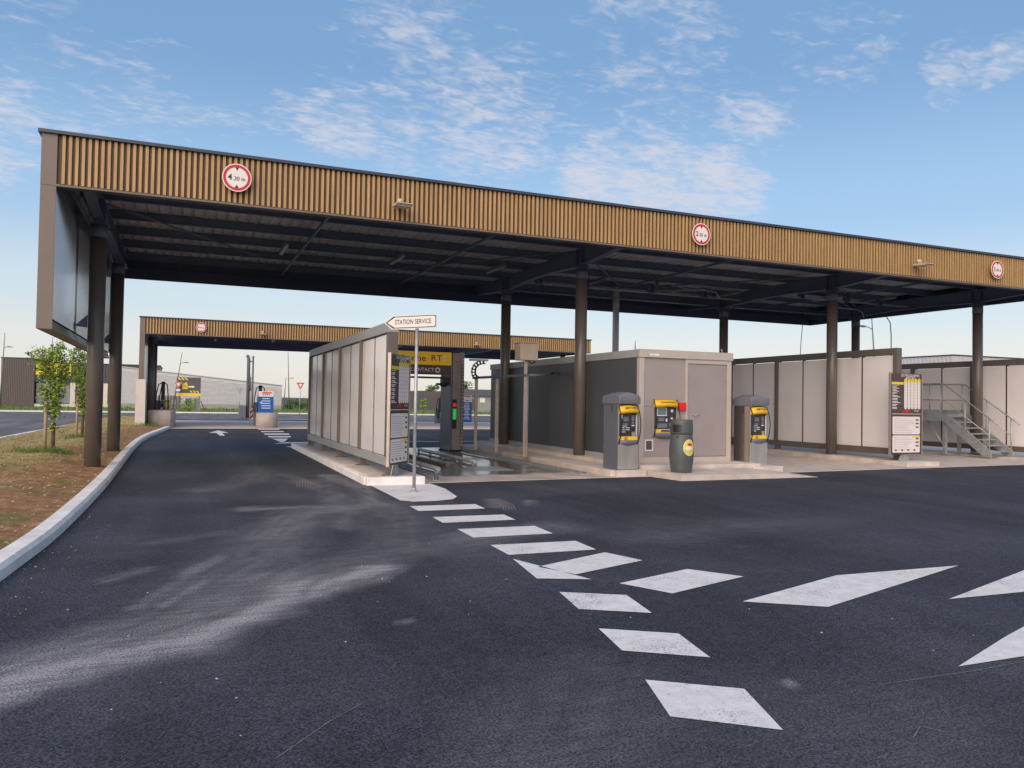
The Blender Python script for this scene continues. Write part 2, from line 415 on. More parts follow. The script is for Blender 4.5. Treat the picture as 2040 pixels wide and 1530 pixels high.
# dust tracked across the new asphalt by vehicles: (polyline, half width, strength, streak angle)
DUST = [([(-2.2,4.4),(-1.0,4.98),(.0,5.55),(.9,6.62),(1.7,7.35)], .30, 1.0), ([(-2.2,4.85),(-.9,5.25),(.1,6.2),(.75,7.3)], .42, .5), ([(.3,6.5),(1.2,7.6),(2.4,8.2),(3.4,8.7)], .5, .24), ([(.2,6.9),(.8,8.2),(1.1,9.6)], .62, .26),
        ([(1.0,9.5),(1.6,11.3),(2.7,11.75)], .5, .40), ([(.95,11.85),(1.7,11.8),(2.4,11.6)], .30, .5), ([(1.9,9.9),(2.2,11.6),(2.5,13.4),(2.2,15.5)], .34, .26), ([(2.8,16.6),(3.05,14.4),(2.8,12)], .28, .4),
        ([(2.2,8.4),(2.6,10),(2.9,11.9)], .5, .2), ([(3.6,8.9),(4.4,9.1)], .45, .3), ([(-.28,6.55),(.0,7.35),(.25,8.05)], .10, .4), ([(-.1,6.55),(.22,7.3)], .07, .5), ([(-.55,7.6),(-.28,8.0)], .13, .28), ([(.05,7.6),(.4,8.4)], .12, .35), ([(-.2,9.4),(.5,9.9)], .2, .14),
        ([(1.46,5.5),(1.54,5.51)], .035, .9), ([(3.22,3.58),(3.30,3.56)], .03, .6), ([(4.45,11.1),(4.62,11.45),(4.72,11.9)], .16, .4), ([(5.0,11.1),(5.25,11.6)], .14, .35), ([(.4,14.5),(1.0,15.5),(1.6,18)], .5, .20), ([(.4,21),(1.8,24)], .8, .15), ([(5.2,8),(7.5,8.5)], .5, .12), ([(1.5,3.2),(2.2,4.1)], .5, .12)]
def dust(x, y):
    v = 0
    w = .11*mn.noise(Vector((x*1.7, y*1.7, 3))) + .07*mn.noise(Vector((x*5, y*5, 8)))
    for pl, hw, st in DUST:
        best, ang = 9, 0
        for a, b in zip(pl, pl[1:]):
            d, t = seglen((x, y), a, b)
            if d < best: best = d; ang = math.atan2(b[1]-a[1], b[0]-a[0])
        e = (best + w*min(1, hw*3))/hw
        if e < 1.5:
            ca, sa = math.cos(ang), math.sin(ang)
            al, ac = x*ca + y*sa, -x*sa + y*ca
            streak = .78 + .55*mn.noise(Vector((al*.9, ac*16, hw*40))) + .35*mn.noise(Vector((al*2.5, ac*5, 5)))
            f = max(0, 1 - max(0, e-.05)/1.35); f = f*f*(3-2*f)
            v = max(v, st*f*max(.12, streak))
    v += max(0, .10*mn.fractal(Vector((x*.5, y*.5, 1)), 1., 2., 5) )
    return min(1, v)
xs = [-1.9 + .075*i for i in range(118)]; ys = [2.2 + .09*i for i in range(178)]
xe = [-3.2] + xs + [10, 14, 20, 30, 60]; ye = [-14, -4, 0] + ys + [20, 23, 27, 32, 38, 45, 60.2]
mb = MB('asphalt_new'); nx = len(xe)
dv = []
for y in ye:
    for x in xe:
        yy = y; mb.v.append((max(x, kerb_x(yy)-.04) if x < 0 else x, yy, 0.)); dv.append(dust(x, yy) if 2 < yy < 28 and x < 10 else 0.)
for j in range(len(ye)-1):
    for i in range(nx-1):
        a = mb.v[j*nx+i]; b2 = mb.v[j*nx+i+1]; c2 = mb.v[(j+1)*nx+i+1]; d2 = mb.v[(j+1)*nx+i]
        if abs(a[0]-b2[0]) < 1e-6 and abs(c2[0]-d2[0]) < 1e-6: continue
        mb.f.append([j*nx+i, j*nx+i+1, (j+1)*nx+i+1, (j+1)*nx+i]); mb.mi.append(0); mb.sm.append(False)
fo = struct(mb, 'forecourt_road', 'dark new asphalt of the service station forecourt streaked with pale dust')
at = fo.data.attributes.new('dust', 'FLOAT', 'POINT'); at.data.foreach_set('value', dv)

M['field'] = pmat('field', (.085, .10, .035), .9, var=.35, scale=.06)
M['verge'] = pmat('verge', (.12, .20, .04), .9, var=.4, scale=.5, bump=.8, bscale=3)
struct(MB('field').add([(-4000,-500,-.05),(4000,-500,-.05),(4000,6000,-.05),(-4000,6000,-.05)], [(0,1,2,3)]), 'ground', 'flat green land around the station')
# the public road: passes on the left and behind the station
struct(MB('asphalt_old').prism([(-7.6,-14),(-6.55,22),(-6.2,33.6),(-5.9,42),(-5.45,52),(-4.2,60.2),(60,60.2),(140,60.2),(140,84),(-140,84),(-140,-14)], -.04, -.004), 'road', 'grey asphalt road passing left of and behind the station')
mb = MB('kerbc')
rp = catmull([(-7.5,-10),(-6.5,22),(-6.12,33.6),(-5.82,42),(-5.37,52),(-4.2,59.4)], 6)
for a, b in zip(rp, rp[1:]):
    d = (b-a).normalized(); n = Vector((d.y, -d.x, 0))
    mb.prism([tuple((a+n*.0)[:2]), tuple((b+n*.0)[:2]), tuple((b+n*.22)[:2]), tuple((a+n*.22)[:2])], -.04, .035)
struct(mb, 'road_kerb', 'low pale kerb along the grey road')
struct(MB('kerbc').box((-140,84.01,-.05),(140,84.35,.12)), 'far_kerb', 'pale straight kerb beyond the far road')
struct(MB('verge').box((-140,84.36,-.05),(140,124,.06)), 'grass_verge', 'green grass verge beyond the road')

# near kerb: stones about a metre long, with a chamfered top edge
mb = MB('kerbc'); prof = [(0,-.1),(0,.095),(-.035,.135),(-.20,.135),(-.20,-.1)]
acc_l = 0; stones = []; cur = [kp[0]]
for a, b in zip(kp, kp[1:]):
    cur.append(b); acc_l += (b-a).length
    if acc_l >= 1.0: stones.append(cur); cur = [b]; acc_l = 0
if len(cur) > 1: stones.append(cur)
for st in stones:
    o = len(mb.v); np_ = len(prof); k = len(st)
    for i, p in enumerate(st):
        d = (st[min(i+1,k-1)] - st[max(i-1,0)]).normalized(); n = Vector((d.y, -d.x, 0))
        q = p + (d*.007 if i == 0 else (-d*.007 if i == k-1 else Vector()))
        for px, pz in prof: mb.v.append((q.x + n.x*px, q.y + n.y*px, pz))
    for i in range(k-1):
        for j in range(np_):
            j2 = (j+1) % np_
            mb.f.append([o+i*np_+j, o+i*np_+j2, o+(i+1)*np_+j2, o+(i+1)*np_+j]); mb.mi.append(0); mb.sm.append(False)
    mb.f.append([o+j for j in range(np_)][::-1]); mb.mi.append(0); mb.sm.append(False)
    mb.f.append([o+(k-1)*np_+j for j in range(np_)]); mb.mi.append(0); mb.sm.append(False)
struct(mb, 'kerb', 'curving pale concrete kerb between asphalt and bare soil')

# soil bank on the left
def bank_z(x, y):
    d = kerb_x(y) - .2 - x; e = max(0, x + 6.3 - max(0, (y-22)*.022))
    f = .105 + .10*min(1, max(0, (d-.15)/1.3)) + .085*mn.noise(Vector((x*.9, y*.5, 2)))*min(1, d*.8) + .05*mn.noise(Vector((x*2.6, y*2.1, 5)))*min(1, d*2) + .014*mn.noise(Vector((x*9, y*8, 1)))
    return f*min(1, e/1.0) - .01
mb = MB(); mb.smooth = True
bm_ = bpy.data.materials.new('soil'); bm_.use_nodes = True; nt = bm_.node_tree; L = nt.links.new; b = nt.nodes['Principled BSDF']; b.inputs['Roughness'].default_value = .95; b.inputs['Specular IOR Level'].default_value = .15
tc = _n(nt, 'ShaderNodeTexCoord'); at = _n(nt, 'ShaderNodeAttribute'); at.attribute_name = 'cover'
def nz(s, d=6, r=.65, sc=(1,1,1)):
    mp = _n(nt, 'ShaderNodeMapping'); mp.inputs['Scale'].default_value = sc; L(tc.outputs['Object'], mp.inputs[0])
    n = _n(nt, 'ShaderNodeTexNoise'); n.inputs['Scale'].default_value = s; n.inputs['Detail'].default_value = d; n.inputs['Roughness'].default_value = r; L(mp.outputs[0], n.inputs['Vector']); return n.outputs['Fac']
def ramp(v, stops):
    n = _n(nt, 'ShaderNodeValToRGB'); L(v, n.inputs[0])
    while len(n.color_ramp.elements) < len(stops): n.color_ramp.elements.new(.5)
    for e, (p, c) in zip(n.color_ramp.elements, stops): e.position = p; e.color = (*c, 1)
    return n.outputs[0]
soilc = ramp(nz(6), [(.3, (.17,.097,.048)), (.5, (.35,.19,.09)), (.62, (.43,.265,.14)), (.75, (.48,.38,.27))])
strawc = ramp(nz(9, 7, .7, (1, .45, 1)), [(.28, (.13,.105,.045)), (.45, (.34,.27,.115)), (.6, (.50,.40,.19)), (.75, (.24,.22,.08))])
greenc = ramp(nz(14), [(.3, (.10,.125,.03)), (.7, (.25,.25,.08))])
def mixc(f, a, c):
    n = _n(nt, 'ShaderNodeMix', data_type='RGBA'); L(f, n.inputs['Factor']); L(a, n.inputs['A']); L(c, n.inputs['B']); return n.outputs['Result']
def mrr(v, a, bb, c, d):
    n = _n(nt, 'ShaderNodeMapRange', interpolation_type='SMOOTHSTEP'); L(v, n.inputs['Value'])
    for k, q in zip(('From Min','From Max','To Min','To Max'), (a,bb,c,d)): n.inputs[k].default_value = q
    return n.outputs[0]
ad = _n(nt, 'ShaderNodeMath', operation='ADD'); L(at.outputs['Fac'], ad.inputs[0]); L(mrr(nz(1.6), .3, .7, -.35, .35), ad.inputs[1])
c1 = mixc(mrr(ad.outputs[0], .35, .65, 0, 1), soilc, strawc)
c2 = mixc(mrr(nz(.9, 4), .52, .68, 0, .8), c1, greenc)
L(c2, b.inputs['Base Color'])
bp = _n(nt, 'ShaderNodeBump'); bp.inputs['Strength'].default_value = .9; bp.inputs['Distance'].default_value = .04; L(nz(22, 5, .7), bp.inputs['Height']); L(bp.outputs[0], b.inputs['Normal'])
M['soil'] = bm_
mb.m('soil'); cov = []
ty = [-10 + .6*i for i in range(20)] + [2 + .16*i for i in range(175)] + [30 + .5*i for i in range(61)]
NXB = 44
for y in ty:
    x1 = kerb_x(y) - .19 if y < 42.6 else (-.74 + (y-42.6)*.0); x0 = -6.42 + max(0, (y-22)*.03) if y < 52 else -5.5 + (y-52)*.12
    for i in range(NXB):
        t = (i/(NXB-1)); x = x1 + (x0-x1)*t**1.25
        mb.v.append((x, y, bank_z(x, y))); d = x1 - x
        cov.append(min(1, max(0, (d-.35)/2.0 - .35*max(0, min(1, (13-y)/8)))))
for j in range(len(ty)-1):
    for i in range(NXB-1):
        mb.f.append([j*NXB+i, (j+1)*NXB+i, (j+1)*NXB+i+1, j*NXB+i+1]); mb.mi.append(0); mb.sm.append(True)
so_ = struct(mb, 'soil_terrain', 'bare brown soil and dry mulch strip beside the kerb')
at_ = so_.data.attributes.new('cover', 'FLOAT', 'POINT'); at_.data.foreach_set('value', cov)

# dry straw, thin weeds and stones lying on the soil
M['straw'] = pmat('straw', (.46, .37, .19), .9, var=.4, scale=9)
M['weed'] = pmat('weed', (.12, .20, .045), .8, var=.4, scale=5)
M['stone'] = pmat('stone', (.40, .33, .25), .85, var=.3, scale=12)
def blade(mb, x, y, z, h, lean, w, a):
    dx, dy = math.cos(a), math.sin(a)
    mb.add([(x-dy*w, y+dx*w, z), (x+dy*w, y-dx*w, z), (x+dx*lean*.5+dy*w*.6, y+dy*lean*.5-dx*w*.6, z+h*.6), (x+dx*lean, y+dy*lean, z+h), (x+dx*lean*.5-dy*w*.6, y+dy*lean*.5+dx*w*.6, z+h*.6)], [(0,1,2,3,4)])
mb = MB('straw')
for i in range(24000):
    y = 6 + 44*random.random()**1.6; x = kerb_x(min(y, 42)) - .3 - 4.6*random.random()
    d = kerb_x(min(y, 42)) - x
    if random.random() > min(1, max(.06, (d-.6)/1.6)) or mn.noise(Vector((x*1.1, y*.8, 4))) < -.12: continue
    blade(mb, x, y, bank_z(x, y)-.005, random.uniform(.005, .05), random.uniform(.05, .16), .0035 + y*.00022, random.uniform(0, 6.3))
mb.build('dry_grass')['kind'] = 'stuff'
mb = MB('weed')
def tuft(x, y, n, r, h):
    for i in range(n):
        a = random.uniform(0, 6.3); q = r*math.sqrt(random.random()); px, py = x+q*math.cos(a), y+q*math.sin(a)
        blade(mb, px, py, bank_z(px, py)-.01, h*random.uniform(.4, 1), h*random.uniform(.1, .6), .006, random.uniform(0, 6.3))
tuft(-2.95, 21.5, 420, .55, .20); tuft(-3.15, 29.2, 260, .45, .18); tuft(-3.5, 21.9, 120, .3, .16); tuft(-1.6, 41.8, 160, .5, .22); tuft(-2.7, 16.6, 60, .4, .05)
for i in range(420):
    y = 6 + 40*random.random()**1.3; x = kerb_x(min(y, 42)) - .3 - 4.4*random.random()
    if mn.noise(Vector((x*.7, y*.5, 9))) > .05: tuft(x, y, 4, .1, .06)
mb.build('weed_grass')['kind'] = 'stuff'
mb = MB('stone')
def pebble(mb, x, y, z, r):
    o = len(mb.v); n = 6; a0 = random.random()*6
    v = [(x, y, z+r*.75)]
    for k in range(n):
        t = a0 + 2*PI*k/n; q = r*random.uniform(.75, 1.2); v.append((x+q*math.cos(t), y+q*math.sin(t), z+r*random.uniform(-.05, .3)))
    mb.add(v, [(0, 1+k, 1+(k+1) % n) for k in range(n)])
for i in range(900):
    y = 5.5 + 30*random.random()**1.8; x = kerb_x(y) - .25 - 2.6*random.random()**1.4
    pebble(mb, x, y, bank_z(x, y)-.004, random.uniform(.006, .022)*random.choice((1, 1, 1.6)))
for i in range(110):     # crumbs swept against the kerb and strewn over the dusty asphalt
    y = 6.5 + 9*random.random()**1.4; x = kerb_x(y) + .02 + .45*random.random()**2.2
    pebble(mb, x, y, .0, random.uniform(.003, .009)*random.choice((1, 1, 1, 1.7)))
for i in range(130):
    x = random.uniform(-.8, 5.8); y = random.uniform(3.2, 9)
    if dust(x, y) > .3 or random.random() < .3: pebble(mb, x, y, .0, random.uniform(.003, .011))
mb.build('loose_gravel')['kind'] = 'stuff'

def wear():
    m = M['mark']; nt = m.node_tree; b = nt.nodes['Principled BSDF']; L = nt.links.new
    cin = b.inputs['Base Color'].links[0].from_socket; tc = _n(nt, 'ShaderNodeTexCoord')
    def nz(s, d, r):
        n = _n(nt, 'ShaderNodeTexNoise'); n.inputs['Scale'].default_value = s; n.inputs['Detail'].default_value = d; n.inputs['Roughness'].default_value = r; L(tc.outputs['Object'], n.inputs['Vector']); return n.outputs['Fac']
    a = _n(nt, 'ShaderNodeMath', operation='MULTIPLY_ADD'); L(nz(2.2, 3, .5), a.inputs[0]); a.inputs[1].default_value = .45; L(nz(60, 4, .75), a.inputs[2])
    w = _n(nt, 'ShaderNodeMapRange', interpolation_type='SMOOTHSTEP'); L(a.outputs[0], w.inputs['Value']); w.inputs['From Min'].default_value = .78; w.inputs['From Max'].default_value = .92; w.inputs['To Max'].default_value = .75
    mx = _n(nt, 'ShaderNodeMix', data_type='RGBA'); L(w.outputs[0], mx.inputs['Factor']); L(cin, mx.inputs['A']); mx.inputs['B'].default_value = (.12,.12,.13,1); L(mx.outputs['Result'], b.inputs['Base Color'])
wear()
# painted markings, each its own sheet 4 mm over the asphalt
def marking(poly, label, z=.004):
    a = sum(poly[i][0]*poly[(i+1) % len(poly)][1]-poly[(i+1) % len(poly)][0]*poly[i][1] for i in range(len(poly)))
    if a < 0: poly = poly[::-1]
    o = struct(MB('mark').add([(x, y, z) for x, y in poly], [tuple(range(len(poly)))]), 'road_marking', label)
    return o
marking([(3.27,14.52),(4.45,14.52),(4.45,13.6),(4.28,12.45),(4.1,12.12),(3.75,11.98),(3.4,11.99),(3.24,12.2)], 'large white painted island under the direction sign')
for i, (a, b) in enumerate([(11.5,10.95),(10.33,9.8),(9.27,8.64),(8.13,7.55)]):
    marking([(3.2,a),(4.24,a-.05),(4.21,b-.02),(3.18,b)], 'white dash number %d in the broken line from the sign post' % (i+1) if False else ['white dash nearest the direction sign', 'second white dash from the direction sign', 'third white dash from the direction sign', 'fourth white dash from the direction sign'][i])
marking([(3.22,6.92),(4.22,7.36),(4.38,6.86),(3.42,6.5)], 'white bar cut slantwise where the two lines meet')
marking([(3.14,7.35),(3.0,6.46),(3.06,6.44),(3.46,6.27)], 'small white sliver triangle where the two lines meet')
marking([(3.62,6.05),(4.57,6.36),(4.88,5.91),(3.86,5.58)], 'white bar right of the slanted bar')
marking([(2.97,5.94),(3.46,5.66),(3.35,5.11),(2.87,5.4)], 'white lozenge, farthest of the three in a row')
marking([(2.76,4.89),(3.23,4.59),(3.12,4.09),(2.66,4.4)], 'white lozenge, middle of the three in a row')
marking([(2.51,3.89),(2.96,3.57),(2.77,3.05),(2.34,3.39)], 'white lozenge, nearest of the three in a row')
marking([(4.25,5.16),(5.77,5.66),(7.36,5.6),(4.8,4.79)], 'long white slanted bar in front of the bin')
marking([(5.98,4.64),(7.9,5.25),(9.3,5.5),(6.86,4.6)], 'long white slanted bar at the right edge, farther one')
marking([(4.48,3.41),(5.42,3.75),(6.2,4.0),(5.08,3.4)], 'white slanted bar at the right edge, nearer one')
# beyond the screen: arrow and hatching in front of the fuel canopy
marking([(1.62,40.5),(1.1,37.7),(1.42,37.7),(1.46,34.9),(1.66,34.9),(1.67,37.7),(1.96,37.7)], 'white arrow on the asphalt before the fuel canopy')
for i, (a, b, c, d, y0, y1) in enumerate([(3.62,4.62,3.55,4.62,42.3,41.3),(3.52,4.55,3.45,4.5,39.6,38.5),(3.4,4.5,3.35,4.4,36.9,35.7),(3.32,4.3,3.3,4.1,34.4,33.2)]):
    marking([(a,y0),(b,y0),(d,y1),(c,y1)], ['white hatch stripe touching the concrete drum', 'second white hatch stripe from the concrete drum', 'third white hatch stripe from the concrete drum', 'fourth white hatch stripe from the concrete drum'][i])
marking([(3.3,32.2),(3.9,32.2),(3.35,29.0)], 'white triangle at the tip of the far hatching')
marking([(3.0,28.6),(4.4,29.0),(4.4,29.6),(3.4,29.6)], 'white stripe behind the left wash screen')
marking([(3.2,27.0),(4.2,27.0),(3.9,26.4),(3.3,26.2)], 'white pointed stripe at the foot of the left screen')
marking([(4.8,29.4),(9.4,29.5),(9.4,29.75),(4.8,29.65)], 'thin white line across the asphalt behind the gantry, left piece')
marking([(9.9,29.5),(13.5,29.6),(13.5,29.85),(9.9,29.75)], 'thin white line across the asphalt behind the gantry, right piece')
marking([(6.2,62.5),(17,62.5),(17,63.3),(6.2,63.3)], 'white line on the road behind the fuel canopy', .003)
marking([(-7.8,74.2),(-4.7,74.2),(-4.7,74.6),(-7.8,74.6)], 'short white dash on the grey road by the saplings', .003)

M['scratch'] = pmat('scratch', (.20,.19,.19), .9, var=.5, scale=30)
def scratch(pts, w, label):
    mb = MB('scratch')
    for (xa, ya), (xb, yb) in zip(pts, pts[1:]):
        l = math.hypot(xb-xa, yb-ya); nx_, ny_ = -(yb-ya)/l*w, (xb-xa)/l*w
        mb.add([(xa-nx_,ya-ny_,.004),(xb-nx_,yb-ny_,.004),(xb+nx_,yb+ny_,.004),(xa+nx_,ya+ny_,.004)], [(0,1,2,3)])
    struct(mb, 'road_marking', label)
scratch([(3.75,3.35),(4.5,3.32),(5.0,3.33)], .003, 'thin pale scratch on the asphalt near the bottom right')
scratch([(3.30,2.75),(3.46,2.84),(3.52,2.73)], .003, 'small pale tick shaped scratch at the bottom right')
scratch([(.42,3.62),(.72,3.95),(.92,4.12)], .0025, 'thin pale scratch on the asphalt below the dust band')
for i in range(5):
    o_ = i*.045
    scratch([(4.42+o_,10.7),(4.56+o_,11.1),(4.64+o_,11.5),(4.66+o_,11.95)], .008, 'pale tyre tread arc right of the dashes, strip %s' % 'abcde'[i] if False else ['first','second','third','fourth','fifth'][i] + ' pale tread line of the tyre arc right of the dashes')
for i in range(6):
    o_ = i*.05
    scratch([(1.95+o_,14.6),(2.05+o_,15.4),(2.0+o_,16.2),(1.85+o_,17.2)], .007, ['first','second','third','fourth','fifth','sixth'][i] + ' pale tread line of the tyre mark left of the island')
# concrete aprons and islands
M['bayfloor'] = pmat('bay_floor', (.52,.45,.395), .55, var=.3, scale=1.3, bump=.15, bscale=80, rvar=.2)
def wet():
    m = M['bayfloor']; nt = m.node_tree; b = nt.nodes['Principled BSDF']; L = nt.links.new
    tc = _n(nt, 'ShaderNodeTexCoord'); n = _n(nt, 'ShaderNodeTexNoise'); n.inputs['Scale'].default_value = .42; n.inputs['Detail'].default_value = 3; L(tc.outputs['Object'], n.inputs['Vector'])
    sp = _n(nt, 'ShaderNodeSeparateXYZ'); L(tc.outputs['Object'], sp.inputs[0])
    g = _n(nt, 'ShaderNodeMapRange', interpolation_type='SMOOTHSTEP'); L(sp.outputs['Y'], g.inputs['Value']); g.inputs['From Min'].default_value = 14.9; g.inputs['From Max'].default_value = 16.4; g.inputs['To Max'].default_value = .30
    ad = _n(nt, 'ShaderNodeMath', operation='ADD'); L(n.outputs['Fac'], ad.inputs[0]); L(g.outputs[0], ad.inputs[1])
    w = _n(nt, 'ShaderNodeMapRange', interpolation_type='SMOOTHSTEP'); L(ad.outputs[0], w.inputs['Value']); w.inputs['From Min'].default_value = .62; w.inputs['From Max'].default_value = .80
    rin = b.inputs['Roughness'].links[0].from_socket; cin = b.inputs['Base Color'].links[0].from_socket
    mx = _n(nt, 'ShaderNodeMix', data_type='FLOAT'); L(w.outputs[0], mx.inputs['Factor']); L(rin, mx.inputs['A']); mx.inputs['B'].default_value = .06; L(mx.outputs['Result'], b.inputs['Roughness'])
    mc = _n(nt, 'ShaderNodeMix', data_type='RGBA'); L(w.outputs[0], mc.inputs['Factor']); L(cin, mc.inputs['A']); mc.inputs['B'].default_value = (.15,.15,.15,1); L(mc.outputs['Result'], b.inputs['Base Color'])
wet()
struct(MB('bayfloor').prism([(4.36,14.62),(9.55,14.78),(9.55,25.6),(4.36,25.6)], -.05, .008), 'wash_pavement', 'wet concrete floor of the gantry wash bay')
struct(MB('concrete').prism([(9.56,14.79),(13.5,14.85),(30,15.75),(30,27),(9.56,27)], -.05, .010), 'station_pavement', 'pale concrete floor of the kiosk and right wash bays')
mb = MB('kerbc'); mb.m('concrete')
mb.prism([(3.30,14.62),(4.33,14.62),(4.33,26.3),(3.42,26.3)], -.05, .15)
mb.m('kerbc')
for i in range(12):
    y0 = 14.62 + i*.975; xl = 3.30 + .0103*(y0-14.62)
    mb.prism([(xl-.13,y0+.004),(xl-.004,y0+.004),(xl+.0064,y0+.968),(xl-.12,y0+.968)], -.05, .145)
mb.prism([(3.20,14.47),(4.33,14.47),(4.33,14.615),(3.20,14.615)], -.05, .15)
struct(mb, 'screen_pavement', 'raised concrete island carrying the left wash screen', bevel=.02)
mb = MB('concrete')
mb.prism([(8.62,15.35),(9.62,15.35),(9.62,15.02),(12.95,15.02),(12.95,16.8),(9.55,25.4),(8.62,25.4)][:0] or [(8.72,15.0),(9.56,15.0),(9.56,25.4),(8.72,25.4)], -.05, .13)
mb.prism([(9.57,15.03),(12.9,15.03),(12.9,25.8),(9.57,25.8)], -.05, .22)
struct(mb, 'kiosk_pavement', 'stepped concrete base under the grey kiosk', bevel=.015)
o = len(MB().v)
mb = MB('concrete')
mb.add([(9.58,14.99,.0),(9.70,13.75,.0),(13.45,13.75,.0),(13.45,14.99,.0),(9.58,14.99,.13),(9.70,13.75,.13),(12.4,13.75,.10),(13.45,13.75,.004),(13.45,14.99,.02),(12.4,14.99,.13)],
       [(0,1,5,4),(1,2,7,6,5),(4,5,6,9),(6,7,8,9),(2,3,8,7),(3,0,4,9,8)])
struct(mb, 'bin_pavement', 'low concrete step where the litter bin stands')
struct(MB('concrete').box((8.80,14.86,.0),(9.555,14.995,.14)), 'terminal_pavement', 'concrete block edge under the left pay station')
struct(MB('concrete').box((12.62,14.95,.0),(13.52,15.95,.15)), 'right_terminal_pavement', 'concrete block under the right pay station', bevel=.012)
struct(MB('concrete').prism([(18.35,15.5),(19.6,15.5),(19.6,26.6),(18.35,26.6)], 0, .13), 'middle_screen_pavement', 'raised concrete kerb under the middle wash screen', bevel=.015)
struct(MB('concrete').prism([(24.95,16.2),(26.2,16.2),(26.2,26.6),(24.95,26.6)], 0, .06), 'right_screen_pavement', 'raised concrete kerb under the right wash screen', bevel=.015)
M['apron'] = pmat('apron_concrete', (.66,.58,.53), .8, var=.15, scale=.8, bump=.2)
mb = MB('apron'); mb.prism([(-.72,43.0),(24,42.4),(24,57.5),(-.72,57.5)], -.05, .010)
struct(mb, 'fuel_pavement', 'concrete apron under the fuel canopy')
M['hillside'] = pmat('hillside', (.07, .10, .06), .95, var=.4, scale=.004)
mb = MB('hillside'); mb.smooth = True
N = 60
for j in range(3):
    for i in range(N):
        x = -2500 + 5000*i/(N-1); h = (4 + 4*mn.noise(Vector((x*.002, 1, 0))))*(0, 1, .6)[j]
        mb.v.append((x, 2600 + j*300, -.2 + h))
for j in range(2):
    for i in range(N-1):
        mb.f.append([j*N+i, j*N+i+1, (j+1)*N+i+1, (j+1)*N+i]); mb.mi.append(0); mb.sm.append(True)
struct(mb, 'hills', 'low wooded hills on the horizon')
# ------------------------------------------------------------------ the two canopies
def slats(mb, x0, x1, yf, z0, z1, pitch, w, d):
    n = int((x1-x0)/pitch)
    for i in range(n):
        x = x0 + (i+.5)*(x1-x0)/n
        mb.box((x-w/2, yf, z0), (x+w/2, yf+d, z1))
def ibeam_y(mb, x, ys, zt, zb, w=.2, tf=.016, tw=.011):
    """I-beam running along Y, soffit following (y, z) pairs"""
    n = len(ys); top = zt
    # web
    poly = [(y, zb_+tf) for y, zb_ in zip(ys, zb)] + [(y, top-tf) for y in reversed(ys)]
    mb.extr(poly, (x-tw/2,0,0), Y, Z, X, 0, tw)
    for (ya, za), (yb, zb2) in zip(zip(ys, zb), zip(ys[1:], zb[1:])):
        mb.extr([(ya,za),(yb,zb2),(yb,zb2+tf),(ya,za+tf)], (x-w/2,0,0), Y, Z, X, 0, w)
    mb.box((x-w/2, ys[0], top-tf), (x+w/2, ys[-1], top))
def purlin_x(mb, y, z0, z1, xa, xb, w=.09, t=.008):
    mb.box((xa, y-w/2, z0), (xb, y+w/2, z0+t)); mb.box((xa, y-w/2, z1-t), (xb, y+w/2, z1)); mb.box((xa, y-t/2, z0+t), (xb, y+t/2, z1-t))
def corr_y(mb, x0, x1, y0, y1, z, pitch=.25, h=.04):
    """trapezoidal sheet, ribs along Y"""
    x = x0; prof = []
    while x < x1 - pitch:
        prof += [(x, 0), (x+pitch*.62, 0), (x+pitch*.72, h), (x+pitch*.90, h)]; x += pitch
    prof.append((x, 0))
    o = len(mb.v); n = len(prof)
    for yy in (y0, y1):
        for px, pz in prof: mb.v.append((px, yy, z+pz))
    for i in range(n-1):
        mb.f.append([o+i, o+n+i, o+n+i+1, o+i+1]); mb.mi.append(mb.cur); mb.sm.append(False)

can = thing('car_wash_canopy', 'large flat canopy with brown slatted fascia over the car wash bays', 'canopy', (11.7, 21.2, 0))
XL, XR, YF, YB, ZB, ZT = -2.36, 25.75, 15.5, 26.85, 5.24, 6.18
mb = MB('tan'); slats(mb, XL+.29, XR-.02, YF, ZB+.035, ZT-.05, .101, .049, .030)
fsc = mb.build('fascia', can)
MB('backing').box((XL+.245, YF+.036, ZB+.02), (XR, YF+.075, ZT-.03)).build('fascia_backing', fsc)
MB('coping').box((XL-.05, YF-.055, ZT-.045), (XR+.05, YF+.22, ZT+.012)).box((XL-.05, YF+.221, ZT-.045), (XL+.2, YB, ZT+.012)).box((XR-.2, YF+.221, ZT-.045), (XR+.05, YB, ZT+.012)).box((XL+.201, YB-.2, ZT-.045), (XR-.201, YB, ZT+.012)).build('coping', can)
mb = MB('trim'); mb.box((XL+.243, YF-.012, ZB-.012), (XR+.01, YF+.05, ZB+.022))
mb.build('fascia_trim', can)
mb = MB('taupe'); mb.box((XL, YF-.004, ZB-.003), (XL+.242, YF+.08, ZT-.047)); mb.build('corner_post', can)
mb = MB('fascia_in'); mb.box((XL+.25, YF+.078, ZB), (XR-.05, YF+.13, ZT-.05)); mb.box((XL+.25, YB-.09, ZB), (XR, YB-.005, ZT-.05)); mb.box((XR-.09, YF+.14, ZB), (XR-.004, YB-.1, ZT-.05))
for y in (YB-.14,):
    mb.box((XL+.3, y, ZB+.32), (XR-.1, y+.045, ZB+.36))
mb.build('fascia_lining', can)
mb = MB('coping'); mb.box((XL+.3, YF+.135, ZB), (XR-.1, YF+.24, ZB+.012)); mb.build('soffit_strip', can)
mb = MB('deck'); corr_y(mb, XL+.26, XR-.1, YF+.15, YB-.1, 5.965, .25, .045)
mb.build('roof_sheet', can)
MB('coping').box((XL+.26, YF+.15, 6.03), (XR-.1, YB-.1, 6.06)).build('roof', can)
CX_ = [-1.72, 9.78, 18.62, 25.22]
YC = (18.5, 23.8)
